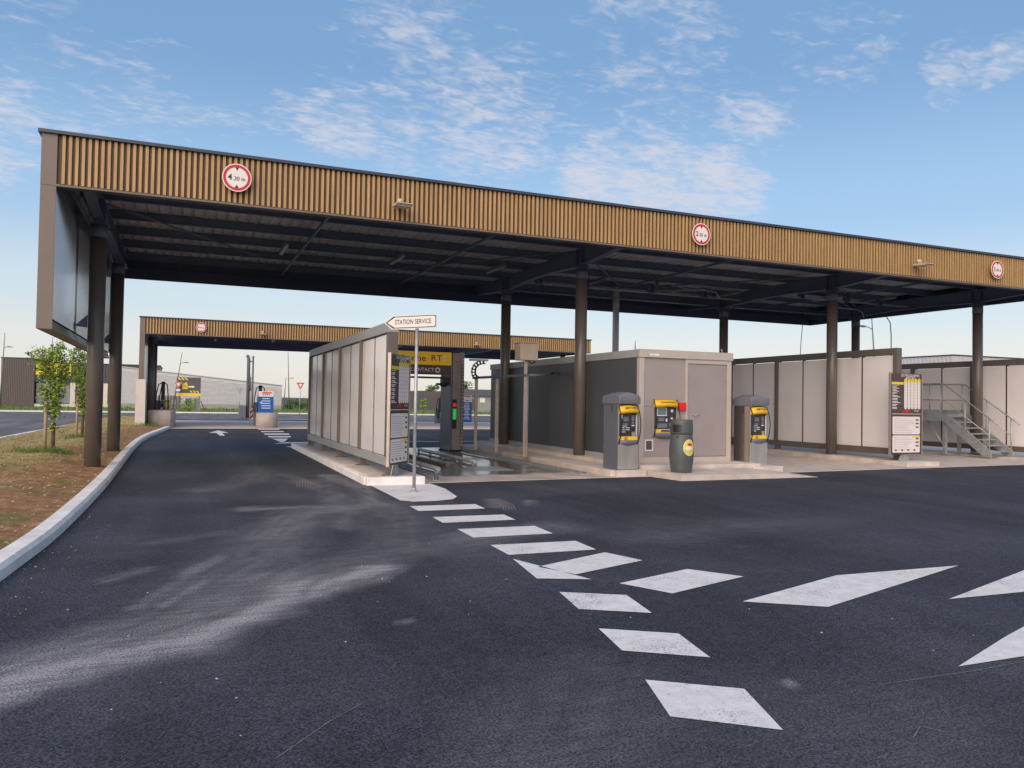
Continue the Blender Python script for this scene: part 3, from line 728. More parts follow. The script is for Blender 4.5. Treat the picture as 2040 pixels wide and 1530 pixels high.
for x in CX_:
    mb = MB('steel_dark')
    ibeam_y(mb, x, [15.66, 16.4, 18.2, 18.9, 20.4, 21.9, 23.4, 24.1, 26.0, 26.7], 5.74, [5.50, 5.42, 5.31, 5.30, 5.37, 5.37, 5.30, 5.31, 5.42, 5.50])
    for y in YC:
        for dy in (-.17, .17): mb.box((x-.098, y+dy-.006, 5.318), (x+.098, y+dy+.006, 5.722))
    mb.build('beam', can)
    for y in YC:
        zb = .10 if x < 0 else .12
        mb = MB('column')
        mb.lathe((x, y, 0), [(.160, zb-.12), (.160, 5.20)], 40)
        c = mb.build('column', can)
        mb = MB('steel_dark'); mb.lathe((x, y, 0), [(.167, 4.93), (.167, 5.20)], 32); mb.box((x-.2, y-.2, 5.202), (x+.2, y+.2, 5.222)); mb.box((x-.11, y-.18, 5.223), (x+.11, y+.18, 5.297))
        mb.build('column_cap', c)
        if x > 0:
            MB('galv').lathe((x, y, 0), [(.20, zb), (.20, zb+.012), (.178, zb+.03)], 32).build('base_plate', c)
for y in (16.25, 18.45, 20.35, 22.2, 24.1, 26.2):
    mb = MB('steel_dark'); purlin_x(mb, y, 5.745, 5.955, XL+.27, XR-.12)
    x = XL+.5
    while x < XR-.3:       # clips between sheet and purlin
        mb.box((x-.018, y-.10, 5.945), (x+.018, y-.052, 5.962)); x += .5
    mb.build('purlin', can)
# wind bracing rods and trimmers under the deck
def rod(a, b, r=.022):
    MB('steel_dark').tube([a, b], r, 8).build('bracing_rod', can)
for xa, xb in ((CX_[0], 2.1), (5.9, CX_[1]), (CX_[1], 14.2), (14.2, CX_[2]), (CX_[2], CX_[3])):
    rod((xa, 18.5, 5.70), (xb, 23.8, 5.70)) if xa in CX_ else rod((xa, 23.8, 5.70), (xb, 18.5, 5.70))
for x in (2.9, 6.9, 14.1, 22.0):
    mb = MB('steel_dark'); mb.box((x-.03, 15.7, 5.66), (x+.03, 26.6, 5.72)); mb.box((x-.12, 16.14, 5.52), (x+.12, 16.34, 5.735))
    mb.build('trimmer', can)
# hanging end wall on the left with glossy corrugated lining
mb = MB('taupe')
mb.box((XL, YF, 2.74), (XL+.242, YF+.03, ZB-.006))
mb.box((XL, YF+.031, 2.74), (XL+.035, YB, ZT-.05))
mb.extr([(0,0),(.242,0),(.242,.02),(.20,.17),(.185,.17),(.225,.02),(0,.02)], (XL, YF+.031, 2.74), X, Z, Y, 0, YB-YF-.04)
mb.box((XL+.036, YB-.03, 2.92), (XL+.242, YB, ZT-.05))
ew = mb.build('end_wall', can)
mb = MB('lining'); y = YF+.05; prof = []
while y < YB-.16:
    prof += [(y, 0), (y+.05, 0), (y+.058, .012), (y+.092, .012)]; y += .1
o = len(mb.v); n = len(prof)
for zz_ in (2.93, ZT-.25):
    for py, px in prof: mb.v.append((XL+.215+px, py, zz_))
for i in range(n-1): mb.f.append([o+i, o+i+1, o+n+i+1, o+n+i]); mb.mi.append(0); mb.sm.append(False)
mb.build('wall_lining', ew)
for y in YC:
    mb = MB('steel_dark')
    mb.extr([(XL+.24, 3.05), (-1.72-.165, 3.02), (-1.72-.165, 3.30)], (0, y-.01, 0), X, Z, Y, 0, .02)
    mb.box((XL+.236, y-.06, 2.98), (XL+.252, y+.06, 3.12))
    mb.build('bracket', can)
    mb = MB('steel_dark'); mb.tube([(XL+.24, y-1.3, 5.6), (-1.86, y, 5.15)], .035, 8); mb.build('strut', can)

# strip lights hung under the canopy
sl0 = None
for i, (x, y, L_) in enumerate([(5.52,21.65,1.5),(8.6,21.8,1.75),(2.4,21.6,1.5),(15.85,23.05,2.2),(18.0,22.9,2.1),(19.9,23.8,2.1),(12.4,22.4,1.8),(21.8,21.9,2.0),(23.6,21.2,2.0)]):
    lab = ['unlit strip light under the canopy above the driving lane, second from the left', 'unlit strip light just left of the second beam', 'unlit strip light above the driving lane nearest the left columns', 'unlit strip light over the kiosk, left of the third beam', 'unlit strip light touching the third beam from the left side', 'unlit strip light just right of the third beam', 'unlit strip light just right of the second beam', 'unlit strip light in the right bay between the last two beams', 'unlit strip light beside the rightmost beam'][i]
    if sl0 is None:
        sl0 = thing('strip_light', lab, 'strip light', (x, y, 5.62), 0, 'unlit strip lights under the canopy')
        MB('grey').box((-.05,-.75,0),(.05,.75,.06)).build('housing', sl0, world=False)
        MB('galv').box((-.04,-.73,-.045),(.04,.73,-.001)).build('diffuser', sl0, world=False)
        for yy in (-.5,.5): MB('galv').tube([(0,yy,.06),(0,yy,.34)], .008, 6).build('hanger', sl0, world=False)
    else:
        c = copy_tree(sl0); c['label'] = lab; c.location = (x, y, 5.62)
# service pipes and hose carriers under the right bays
pr = thing('pipe_run', 'long galvanised water pipe hung along the bays under the canopy', 'pipe', (14, 22.6, 5.4))
MB('galv').tube([(9.95,22.6,5.42),(18.4,22.6,5.42)], .035, 10).build('pipe', pr)
for x in (10.4,12.1,14.6,16.8): MB('steel_dark').box((x-.09,22.5,5.38),(x-.06,22.7,5.74)).box((x+.06,22.5,5.38),(x+.09,22.7,5.74)).build('bracket', pr)
pr = thing('pipe_run', 'thin galvanised water pipe nearer the back edge of the canopy', 'pipe', (14, 24.6, 5.4))
MB('galv').tube([(9.95,24.7,5.45),(24.9,24.7,5.45)], .025, 8).build('pipe', pr)
for x in (11.5,13.4,19.8,22.4): MB('steel_dark').box((x-.015,24.6,5.44),(x+.015,24.8,5.74)).build('bracket', pr)
pr = thing('pipe_run', 'galvanised water pipe crossing the right bay under the canopy', 'pipe', (22, 21.2, 5.4))
MB('galv').tube([(18.8,21.2,5.44),(25.1,21.2,5.44)], .032, 8).build('pipe', pr)
for x in (19.9,22.0,23.6): MB('steel_dark').box((x-.07,21.1,5.40),(x-.04,21.3,5.74)).box((x+.04,21.1,5.40),(x+.07,21.3,5.74)).build('bracket', pr)
bm0 = None
for i, (x, y, a) in enumerate([(14.2,21.6,-.5),(22.2,21.9,.25)]):
    lab = ['hose boom hung under the canopy over the kiosk bay', 'hose boom hung under the canopy in the rightmost bay'][i]
    t = thing('hose_boom', lab, 'hose boom', (x, y, 5.7), a, 'ceiling hose booms')
    MB('steel_dark').lathe((0,0,-.42), [(.05,0),(.05,.42)], 14).box((-.11,-.11,-.005),(.11,.11,.01)).build('pivot', t, world=False)
    MB('galv').tube([(0,0,-.38),(1.5,0,-.34),(1.9,0,-.42),(2.0,0,-.62)], .022, 8).tube([(0,0,-.06),(1.1,0,-.33)], .012, 6).build('arm', t, world=False)
mb = MB('hose'); mb.tube([(20.75,22,5.3),(20.73,22,4.6),(20.66,22,3.9),(20.6,22,3.0),(20.6,22,2.2)], .012, 6)
tag(mb.build('hose'), 'thin black hose hanging from the canopy left of the third column', 'hose')
mb = MB('hose'); mb.tube([(22.6,21,5.30),(23.2,21,5.12),(23.75,21,4.98),(23.95,21,4.75),(24.0,21,4.3),(24.0,21,3.5),(24.0,21,2.4)], .017, 8)
tag(mb.build('hose'), 'curved black hose dropping behind the middle wash screen', 'hose')

# grey service mast rising behind the kiosk
t = thing('service_mast', 'pale galvanised mast from behind the kiosk up to the canopy', 'mast', (13.97, 23.8, .22))
MB('galv').box((13.88,23.72,.22),(13.98,23.88,5.74)).box((13.985,23.74,.22),(14.06,23.86,5.74)).build('duct', t)
MB('steel_dark').box((13.80,23.66,5.70),(14.14,23.94,5.742)).build('head_plate', t)

# second canopy over the fuel pumps
c2 = thing('fuel_canopy', 'smaller distant canopy with brown slatted fascia over the fuel pumps', 'canopy', (10.5, 47.8, 0))
xl, xr, yf, yb, zb, zt = -2.05, 23.25, 42.6, 53.0, 4.72, 5.56
mb = MB('tan'); slats(mb, xl+.27, xr-.02, yf, zb+.03, zt-.04, .134, .064, .035); f2 = mb.build('fascia', c2)
MB('backing').box((xl+.24, yf+.037, zb+.02), (xr, yf+.08, zt-.03)).build('fascia_backing', f2)
MB('coping').box((xl-.04, yf-.05, zt-.04), (xr+.04, yf+.2, zt+.012)).build('coping', c2)
MB('trim').box((xl+.24, yf-.01, zb-.01), (xr, yf+.05, zb+.025)).build('fascia_trim', c2)
MB('taupe').box((xl, yf-.004, zb-.004), (xl+.238, yf+.08, zt-.042)).box((xl, yf, 2.44), (xl+.238, yf+.03, zb-.006)).build('corner_post', c2)
MB('fascia_in').box((xl+.24, yf+.085, zb), (xr, yf+.13, zt-.05)).box((xl+.05, yb-.09, zb), (xr, yb, zt-.05)).box((xr-.09, yf+.14, zb), (xr-.004, yb-.1, zt-.05)).build('fascia_lining', c2)
mb = MB('deck'); corr_y(mb, xl+.24, xr-.1, yf+.14, yb-.1, 5.36, .25, .04); mb.build('roof_sheet', c2)
MB('coping').box((xl+.05, yf+.14, 5.43), (xr-.1, yb-.1, 5.46)).build('roof', c2)
for x in (-1.60, 8.9, 17.3, 22.6):
    mb = MB('steel_dark'); ibeam_y(mb, x, [42.75, 45, 50.5, 52.8], 5.16, [4.9, 4.74, 4.74, 4.9]); mb.build('beam', c2)
for x, y in ((-1.60,45.4),(-1.62,50.6),(17.3,50.6),(22.6,50.6),(22.6,45.2)):
    mb = MB('column'); mb.lathe((x, y, 0), [(.165, .0), (.165, 4.74)], 24); mb.build('column', c2)
for y in (43.6, 46.2, 48.6, 51.2):
    mb = MB('steel_dark'); purlin_x(mb, y, 5.165, 5.35, xl+.25, xr-.12); mb.build('purlin', c2)
MB('wallconc').box((xl-.11, yf-.08, 0), (xl+.33, yf+.35, 2.44)).box((xl-.11, yf+.351, 0), (xl+.10, yb, 2.40)).build('base_wall', c2)
mb = MB('lining'); mb.box((xl+.04, yf+.36, 2.42), (xl+.16, yb-.1, 5.2)); mb.build('wall_lining', c2)
for i, (x, y, L_) in enumerate([(4.6,45.5,0),(11.9,45.8,0),(1.6,46.8,0)]):
    c = copy_tree(sl0); c.location = (x, y, 4.86); c['label'] = ['small strip light under the fuel canopy near its floodlight', 'small strip light under the fuel canopy behind the gantry', 'small strip light under the fuel canopy above the arrow'][i]

# round height limit signs on the fascias
def height_sign(x, y, z, r, txt, lab):
    t = thing('height_limit_sign', lab, 'road sign', (x, y, z), 0, 'round height limit signs')
    o = (x, y, z)
    mb = MB('signw'); mb.extr(circ(r, 48), o, X, Z, -Y, 0, .012); mb.build('plate', t)
    mb = MB('red')
    n = 56; o_ = len(mb.v)
    for k in range(n):
        a = 2*PI*k/n
        for q in (r*.93, r*.74): mb.v.append((x+q*math.cos(a), y-.0145, z+q*math.sin(a)))
    for k in range(n):
        k2 = (k+1) % n
        mb.f.append([2*k, 2*k+1, 2*k2+1, 2*k2][::-1]); mb.mi.append(0); mb.sm.append(False)
    mb.build('rim', t)
    mb = MB('blackp'); q = r*.74
    for s in (1, -1):
        p = [(x-.13*r, y-.0155, z+s*q*.985), (x+.13*r, y-.0155, z+s*q*.985), (x, y-.0155, z+s*q*.68)]
        mb.add(p, [(0,1,2) if s < 0 else (0,2,1)])
    a, b = txt
    mb.text(a, (x-.47*r, y-.0155, z-.02*r), X, Z, r*.62, depth=0)
    mb.text(b, (x+.15*r, y-.0155, z-.08*r), X, Z, r*.42, depth=0, squeeze=.9)
    mb.build('lettering', t)
    MB('galv').box((x-.03, y+.002, z-r*.6), (x+.03, y+.09, z+r*.6)).build('fixing_bar', t)
height_sign(.83, 15.39, 5.72, .262, ('4', '.30 m'), 'round red and white height limit sign reading 4.30 m')
height_sign(11.35, 15.39, 5.70, .262, ('2', '.05 m'), 'round red and white height limit sign reading 2.05 m')
height_sign(21.8, 15.39, 5.70, .262, ('3', '.00 m'), 'round height limit sign at the right end of the near fascia')
height_sign(.76, 42.49, 5.14, .25, ('4', '.30 m'), 'small round height limit sign on the distant fuel canopy')

# floodlights on the fascias
def flood(x, y, z, lab, src=None):
    if src:
        c = copy_tree(src); c.location = (x, y, z); c['label'] = lab; return c
    t = thing('floodlight', lab, 'floodlight', (x, y, z), 0, 'floodlights on the canopy fascias')
    MB('beige').box((-.03,-.12,-.03),(.03,.11,.03)).lathe((0,-.05,.03),[(.055,0),(.07,.03),(.07,.075),(.04,.095)],16).build('bracket', t, world=False)
    mb = MB('beige'); mb.extr([(-.42,-.05),(-.36,-.085),(.0,-.055),(.0,.0),(-.40,-.03)], (-.16,0,0), Y, Z, X, 0, .32); mb.build('lamp_head', t, world=False, bevel=.006)
    MB('sheet').extr([(-.37,-.09),(-.05,-.066),(-.05,-.06),(-.37,-.084)], (-.13,0,0), Y, Z, X, 0, .26).build('lens', t, world=False)
    return t
fl = flood(3.95, 15.38, 5.55, 'beige floodlight on the fascia between the 4.30 and 2.05 signs')
flood(18.55, 15.38, 5.58, 'beige floodlight near the right end of the near fascia', fl)
flood(3.75, 42.48, 4.98, 'small floodlight on the distant fascia left of the wash screen', fl)
flood(15.6, 42.48, 4.93, 'small floodlight on the distant fascia right of the direction sign', fl)
# ------------------------------------------------------------------ wash screens
def wash_screen(name, label, x, y0, y1, z0, z1, zf, rail, frame, group):
    t = thing(name, label, 'screen', (x, (y0+y1)/2, zf), 0, group)
    n = 4; w = .20
    ps = [y0 + (y1-y0-.14)*i/n for i in range(n+1)]
    mb = MB(rail); mb.box((x, y0, z1-.20), (x+w, y1, z1)); mb.build('top_rail', t, bevel=.006)
    mb = MB(rail if rail == 'frameg' else frame); mb.box((x+.002, y0, z0), (x+w-.002, y1, z0+.17)); mb.build('bottom_rail', t, bevel=.006)
    for i, p in enumerate(ps):
        mb = MB(frame); mb.box((x-.004, p, z0+.172), (x+w-.004, p+.14, z1-.202)); po = mb.build('post', t, bevel=.005)
        mb = MB(frame); mb.box((x+.02, p+.01, zf+.012), (x+w-.02, p+.13, z0-.002)); mb.box((x-.04, p-.05, zf), (x+w+.04, p+.19, zf+.0115)); mb.build('foot', t)
    for i in range(n):
        a, b = ps[i]+.142, ps[i+1]-.002; mid = (a+b)/2
        for q0, q1 in ((a, mid-.02), (mid+.02, b)):
            mb = MB('panel'); mb.box((x+.05, q0+.004, z0+.18), (x+.15, q1-.004, z1-.225)); mb.build('panel', t, bevel=.004)
        MB('joint').box((x+.044, mid-.017, z0+.172), (x+.156, mid+.017, z1-.202)).build('joint_strip', t)
    return t
wash_screen('wash_screen', 'long pale panel screen with grey top rail on the left concrete island', 3.61, 14.72, 24.95, .34, 3.12, .15, 'frameg', 'frame', 'pale wash bay screens')
wash_screen('wash_screen', 'pale panel screen with dark rails between the kiosk and the steel stair', 19.0, 16.42, 26.4, .26, 3.36, .13, 'frame', 'frame', 'pale wash bay screens')
wash_screen('wash_screen', 'pale panel screen with dark rails behind the steel stair at the right edge', 25.62, 16.5, 26.4, .22, 3.32, .06, 'frame', 'frame', 'pale wash bay screens')

# ------------------------------------------------------------------ programme boards
def board(label, o, ux, w, h, foot_z):
    o = Vector(o); ux = Vector(ux).normalized(); n = ux.cross(Z)       # n points at the viewer
    t = thing('programme_board', label, 'notice board', (o.x+ux.x*w/2, o.y+ux.y*w/2, foot_z), 0, 'brown wash programme boards')
    def rect(mb, a, b, c, d, z=.004, th=.003):    # fractions of the board, a<c, b<d
        mb.obox(o + n*z, ux, Z, n, (a*w, b*h, 0), (c*w, d*h, th))
    MB('dkbrown').obox(o, ux, Z, n, (0, 0, -.03), (w, h, 0)).build('board', t, bevel=.003)
    mb = MB('alu'); mb.obox(o, ux, Z, n, (-.022, -.02, -.05), (-.0005, h+.02, .012)); mb.obox(o, ux, Z, n, (w+.0005, -.02, -.05), (w+.022, h+.02, .012)); mb.build('edge_frame', t)
    mb = MB('sheet')
    mb.text('LES PROGRAMMES', o + ux*(.62*w) + Z*(.975*h) + n*.004, ux, Z, .042*h, squeeze=.92)
    mb.text('AIRTONE', o + ux*(.62*w) + Z*(.948*h) + n*.004, ux, Z, .034*h, squeeze=1.1)
    for i in range(8):      # lines of programme text
        yy = .825 - i*.036
        rect(mb, .05, yy, .05+random.uniform(.13,.2), yy+.009); rect(mb, .05, yy-.013, .05+random.uniform(.08,.3), yy-.006)
    rect(mb, .05, .848, .26, .853); rect(mb, .04, .495, .96, .501); mb.text('Rincage', o + ux*(.82*w) + Z*(.54*h) + n*.004, ux, Z, .026*h)
    mb.build('lettering', t)
    mb = MB('signyel'); rect(mb, .03, .862, .41, .893); 
    for i in range(5):
        a = .43 + i*.108; mb.extr([(p[0]*.046*w, p[1]*.046*w) for p in circ(1, 16)], o + ux*((a+.046)*w) + Z*(.918*h) + n*.0075, ux, Z, n, 0, .003)
    mb.build('yellow_band', t)
    for i in range(5):
        a = .43 + i*.108
        mb = MB('sheet'); mb.extr([(q[0]+(a+.046)*w, q[1]+.745*h) for q in rrect(.092*w, .375*h, .04*w)], o, ux, Z, n, .001, .0042)
        mb.m('inkd'); mb.text(str(i+1), o + ux*((a+.046)*w) + Z*(.918*h) + n*.0115, ux, Z, .026*h, depth=0)
        mb.m('ink')
        for k in range(9): mb.text('×' if k % 2 else '●', o + ux*((a+.046)*w) + Z*((.875-k*.036)*h) + n*.0046, ux, Z, .02*h, depth=0) if False else rect(mb, a+.035, .868-k*.036, a+.057, .875-k*.036, .0044, .001)
        mb.build('price_column', t)
    mb = MB('red'); mb.extr([(.38*w,.515*h),(.62*w,.515*h),(.63*w,.53*h),(.58*w,.538*h),(.53*w,.552*h),(.45*w,.552*h),(.41*w,.537*h),(.375*w,.53*h)], o, ux, Z, n, .001, .004); mb.m('blackp')
    for cxx in (.43,.57): mb.extr([(cxx*w+p[0], .515*h+p[1]) for p in circ(.018*w, 12)], o, ux, Z, n, .0045, .006)
    mb.build('car_picture', t)
    for (b0, b1, k) in ((.245, .465, 9), (.02, .232, 8)):
        mb = MB('sheet'); mb.extr([(q[0]+w/2, q[1]+(b0+b1)/2*h) for q in rrect(.88*w, (b1-b0)*h, .03*w)], o, ux, Z, n, .001, .0042)
        s = mb.build('notice_sheet', t)
        mb = MB('ink')
        for i in range(k):
            yy = b1 - .03 - i*.021; rect(mb, .10, yy, random.uniform(.55,.78), yy+.0035, .0044, .001)
        mb.m('inkd')
        for i in range(3): rect(mb, .80, b1-.05-i*.045, .90, b1-.03-i*.045, .0044, .001)
        if k == 8:
            for i in range(4): rect(mb, .13+i*.2, b0+.02, .2+i*.2, b0+.04, .0044, .001)
            mb.m('signyel'); rect(mb, .68, b1-.028, .93, b1-.008, .0044, .001)
        mb.build('print', s)
    mb = MB('galv')
    c = o + ux*(w*.5) - n*.07
    mb.obox((c.x, c.y, foot_z), ux, -n, Z, (-.05,-.03,0), (.05,.03,o.z-foot_z+.5))
    for s in (-1, 1):
        mb.extr([(0,0),(.16,0),(.03,.26),(0,.26)], (c.x+ux.x*s*.052, c.y+ux.y*s*.052, foot_z+.013), ux*s, Z, n, -.006, .006)
    mb.obox((c.x, c.y, foot_z), ux, -n, Z, (-.24,-.10,0), (.24,.10,.012)); mb.build('foot', t)
board('narrow brown programme board turned sideways at the end of the left screen', (3.585, 14.38, .37), (.616, .788, 0), .92, 2.11, .15)
board('brown programme board facing forward beside the steel stair', (18.22, 15.95, .32), (1, 0, 0), 1.21, 2.27, .13)

# ------------------------------------------------------------------ direction sign
t = thing('direction_sign', 'white arrow sign reading STATION SERVICE on a thin grey pole', 'road sign', (3.77, 13.29, 0))
mb = MB('galv'); mb.tube([(3.77,13.29,0),(3.77,13.29,2.92)], .03, 16); mb.build('pole', t)
mb = MB('galv'); mb.lathe((3.77,13.29,.004), [(.085,0),(.085,.008),(.04,.012),(.04,.07),(.031,.075)], 20); mb.build('base', t)
d = Vector((math.cos(R(-52)), math.sin(R(-52)), 0)); n = d.cross(Z); o = Vector((3.77, 13.29, 2.99)) + n*.035
def arrow(k, xl, xr): return [(xl,0),(xl+.17-k*.1,.118-k),(xr-.03,.118-k),(xr-.008,.112-k),(xr,.09-k),(xr,-.09+k),(xr-.008,-.112+k),(xr-.03,-.118+k),(xl+.17-k*.1,-.118+k)]
MB('signw').extr(arrow(0,-.70,.44), o, d, Z, n, -.01, .0).build('plate', t)
mb = MB('blackp'); mb.extr(arrow(.012,-.672,.428), o, d, Z, n, .0005, .0015); b_ = mb.build('border', t)
MB('signw').extr(arrow(.026,-.632,.414), o, d, Z, n, .002, .003).build('face', t)
MB('blackp').text('STATION SERVICE', o + d*(-.065), d, Z, .118, depth=.004, squeeze=.83).build('lettering', t)
MB('galv').obox(o, d, Z, n, (-.04,-.09,-.07), (.04,-.06,-.0105)).obox(o, d, Z, n, (-.04,.06,-.07), (.04,.09,-.0105)).build('clamp', t)

# ------------------------------------------------------------------ gantry washer and its rails
t = thing('wash_gantry', 'tall rollover washer with yellow header and green signal light', 'car wash', (6.3, 23.8, 0))
for x0, x1 in ((4.36, 4.80), (7.74, 8.06)):
    mb = MB('gantry'); mb.box((x0, 23.30, .05), (x1+.10 if x0 > 5 else x1, 24.35, 3.10)); mb.build('leg', t, bevel=.02)
    mb = MB('gantryf'); mb.box((x0+.04, 23.22, .07), (x1, 23.298, 3.12)); mb.build('leg_cover', t, bevel=.015)
    MB('rubber').box((x0-.02, 23.24, .012), (x1+.02, 24.4, .05)).build('leg_base', t)
mb = MB('alu'); mb.prism([(8.065,23.24),(8.20,23.36),(8.20,23.5),(8.065,23.5)], .08, 3.14); mb.build('corner_strip', t)
mb = MB('ledwht')
for i in range(26): mb.extr([(-.03,0),(.03,0),(.03,.045),(-.03,.045)], (8.138,23.30,.2+i*.108), Vector((.75,.665,0)), Z, Vector((.665,-.75,0)), .0, .006)
mb.build('led_strip', t)
MB('gantry').box((4.81, 23.42, 2.45), (7.735, 24.2, 3.06)).build('crossbeam', t)
MB('header').box((4.30, 23.24, 2.715), (7.735, 23.41, 3.13)).build('header', t, bevel=.012)
mb = MB('dred'); mb.text('airtone', (6.90,23.236,2.915), X, Z, .27, 'RIGHT', depth=0, squeeze=1.15); mb.build('lettering', t); mb = MB('dred'); mb.text('RT', (7.24,23.236,2.925), X, Z, .27, depth=0, squeeze=1.15)
mb.m('signw'); mb.text('1', (7.50,23.236,2.925), X, Z, .27, depth=0, squeeze=1.2); mb.build('lettering', t)
MB('dkbrown').box((4.81, 23.30, 2.43), (7.735, 23.41, 2.712)).build('contact_panel', t)
mb = MB('sheet'); mb.text('CONTACT', (6.80,23.297,2.565), X, Z, .155, depth=0); mb.extr(circ(.085,24), (7.30,23.298,2.565), X, Z, -Y, 0, .004); mb.m('dkbrown'); mb.extr(circ(.045,16), (7.30,23.293,2.565), X, Z, -Y, 0, .003); mb.build('contact_lettering', t)
MB('black').box((4.81, 23.34, 2.30), (7.5, 23.40, 2.36)).box((7.46,23.34,2.365),(7.5,23.40,2.428)).build('spray_bar', t)
mb = MB('black'); mb.lathe((7.58,23.55,2.05), [(.05,0),(.11,.03),(.11,.12),(.05,.16)], 14); mb.box((7.35,23.5,2.10),(7.735,23.6,2.17)); mb.box((7.5,23.42,2.17),(7.735,23.65,2.38)); mb.build('nozzle_head', t)
mb = MB('black'); mb.box((7.76, 23.16, .76), (7.90, 23.218, 1.66)); sg = mb.build('signal_light', t, bevel=.006)
MB('ledred').extr(circ(.062,20), (7.83,23.159,1.49), X, Z, -Y, 0, .012).build('red_lamp', sg)
mb = MB('ledgrn'); mb.box((7.775,23.146,1.03),(7.885,23.159,1.37)); mb.build('green_lamp', sg)
mb = MB('signw'); [mb.extr(circ(.018,10), (7.83,23.145,1.10+i*.068), X, Z, -Y, 0, .004) for i in range(4)]; mb.build('lamp_dots', sg)
MB('red').box((7.86,23.214,2.82),(8.0,23.219,2.86)).build('badge', t)

def rail(label, x, y0, y1, w, h, kind):
    t = thing('floor_rail', label, 'rail', (x, (y0+y1)/2, .01), 0, 'steel floor rails of the wash bay')
    mb = MB('galv' if kind != 'bar' else 'frame')
    if kind == 'tube':
        mb.tube([(x,y0,h),(x,y1,h)], .05, 12); mb.build('guide_tube', t)
        mb = MB('steel_dark'); mb.box((x-.10,y0+.04,.009),(x+.10,y1,.02)); mb.build('base_strip', t)
        mb = MB('galv'); y = y0+.15
        while y < y1: mb.box((x-.03,y-.03,.0205),(x+.03,y+.03,h-.03)); y += 1.2
        mb.build('support', t)
    elif kind == 'chan':
        mb.box((x-w/2,y0,.009),(x+w/2,y1,.025)); mb.box((x-w/2,y0,.0255),(x-w/2+.015,y1,h)); mb.box((x+w/2-.015,y0,.0255),(x+w/2,y1,h)); mb.build('channel', t)
        MB('steel_dark').box((x-.03,y0+.03,.026),(x+.03,y1,h*.8)).build('track', t)
    else:
        mb.box((x-w/2,y0,.009),(x+w/2,y1,h)); mb.build('bar', t, bevel=.006)
rail('dark steel channel along the foot of the left island', 4.70, 14.95, 24.9, .14, .11, 'chan')
rail('bright round wheel guide nearest the left island', 5.13, 16.2, 22.8, .1, .13, 'tube')
rail('flat brown wheel guide in the middle of the wet bay floor', 5.93, 17.95, 22.9, .12, .09, 'bar')
rail('bright round wheel guide ending at the shiny plate', 6.62, 17.95, 22.9, .1, .13, 'tube')
rail('dark low channel along the kiosk side of the bay', 8.32, 15.45, 24.9, .14, .05, 'chan')
rail('thin steel strip between the wheel guide and the kiosk side channel', 7.86, 18.6, 23.1, .06, .03, 'bar')
mb = MB('galv'); mb.box((6.35,16.9,.009),(7.2,17.9,.016)); tag(mb.build('floor_plate'), 'shiny steel plate let into the wet bay floor', 'floor plate')

# ------------------------------------------------------------------ cable rack beside the kiosk
t = thing('cable_rack', 'three thin posts carrying a cable rail and black energy chain', 'cable rack', (8.45, 21, .13))
for x, y in ((8.33,22.58),(8.45,21.15),(8.53,19.29)):
    zt = 2.30 if y > 20 else 2.72
    mb = MB('alu'); mb.box((x-.045,y-.03,.142),(x+.045,y+.03,zt)); p = mb.build('post', t, bevel=.004)
    MB('alu').box((x-.11,y-.09,.13),(x+.11,y+.09,.1415)).build('foot_plate', p)
MB('alu').box((8.70,19.62,.13),(8.77,19.68,2.34)).build('post', t)
mb = MB('steel_dark'); mb.extr([(0,0),(.07,0),(.07,.07),(0,.07)], (8.26,22.75,2.302), Vector((1,.0,0)), Z, (Vector((8.53,19.29,0))-Vector((8.33,22.58,0))).normalized(), 0, 3.55); mb.build('cable_rail', t)
MB('grey').tube([(8.58,19.2,2.34),(8.95,19.25,2.35),(9.4,19.7,2.40),(9.70,20.2,2.46),(9.87,20.36,2.47)], .035, 10).build('cable_conduit', t)
mb = MB('black'); pts = [(8.47,2.33),(8.38,2.38),(8.335,2.47),(8.33,2.56),(8.35,2.66),(8.41,2.75),(8.50,2.81),(8.60,2.845),(8.72,2.85)]
for (xa, za), (xb, zb2) in zip(pts, pts[1:]):
    dd = Vector((xb-xa, 0, zb2-za)); l = dd.length; dd.normalize(); nn_ = Vector((-dd.z, 0, dd.x))
    for off in (-.055, .055):
        mb.obox((xa, 22.86, za), dd, Y, nn_, (.004,-.05,off-.012), (l+.006,.05,off+.012))
    mb.obox((xa, 22.86, za), dd, Y, nn_, (l*.35,-.045,-.042), (l*.65,.045,.042))
mb.build('energy_chain', t)
MB('alu').box((8.21,22.8,2.875),(8.80,22.95,2.935)).build('chain_arm', t)
t2 = thing('control_box', 'beige control box on top of the front cable post', 'control box', (8.53, 19.29, 2.73))
MB('beige').box((8.27,19.06,2.735),(8.79,19.45,3.19)).build('housing', t2, bevel=.015)
MB('beige').box((8.25,19.03,3.192),(8.81,19.48,3.215)).build('lid', t2)
MB('alu').box((8.60,19.045,2.80),(8.70,19.058,3.12)).build('hinge_cover', t2)
mb = MB('hose'); mb.tube([(8.6,19.3,2.735),(8.72,19.3,2.66),(8.85,19.4,2.70),(8.86,19.5,2.80)], .012, 6); mb.build('cable', t2)

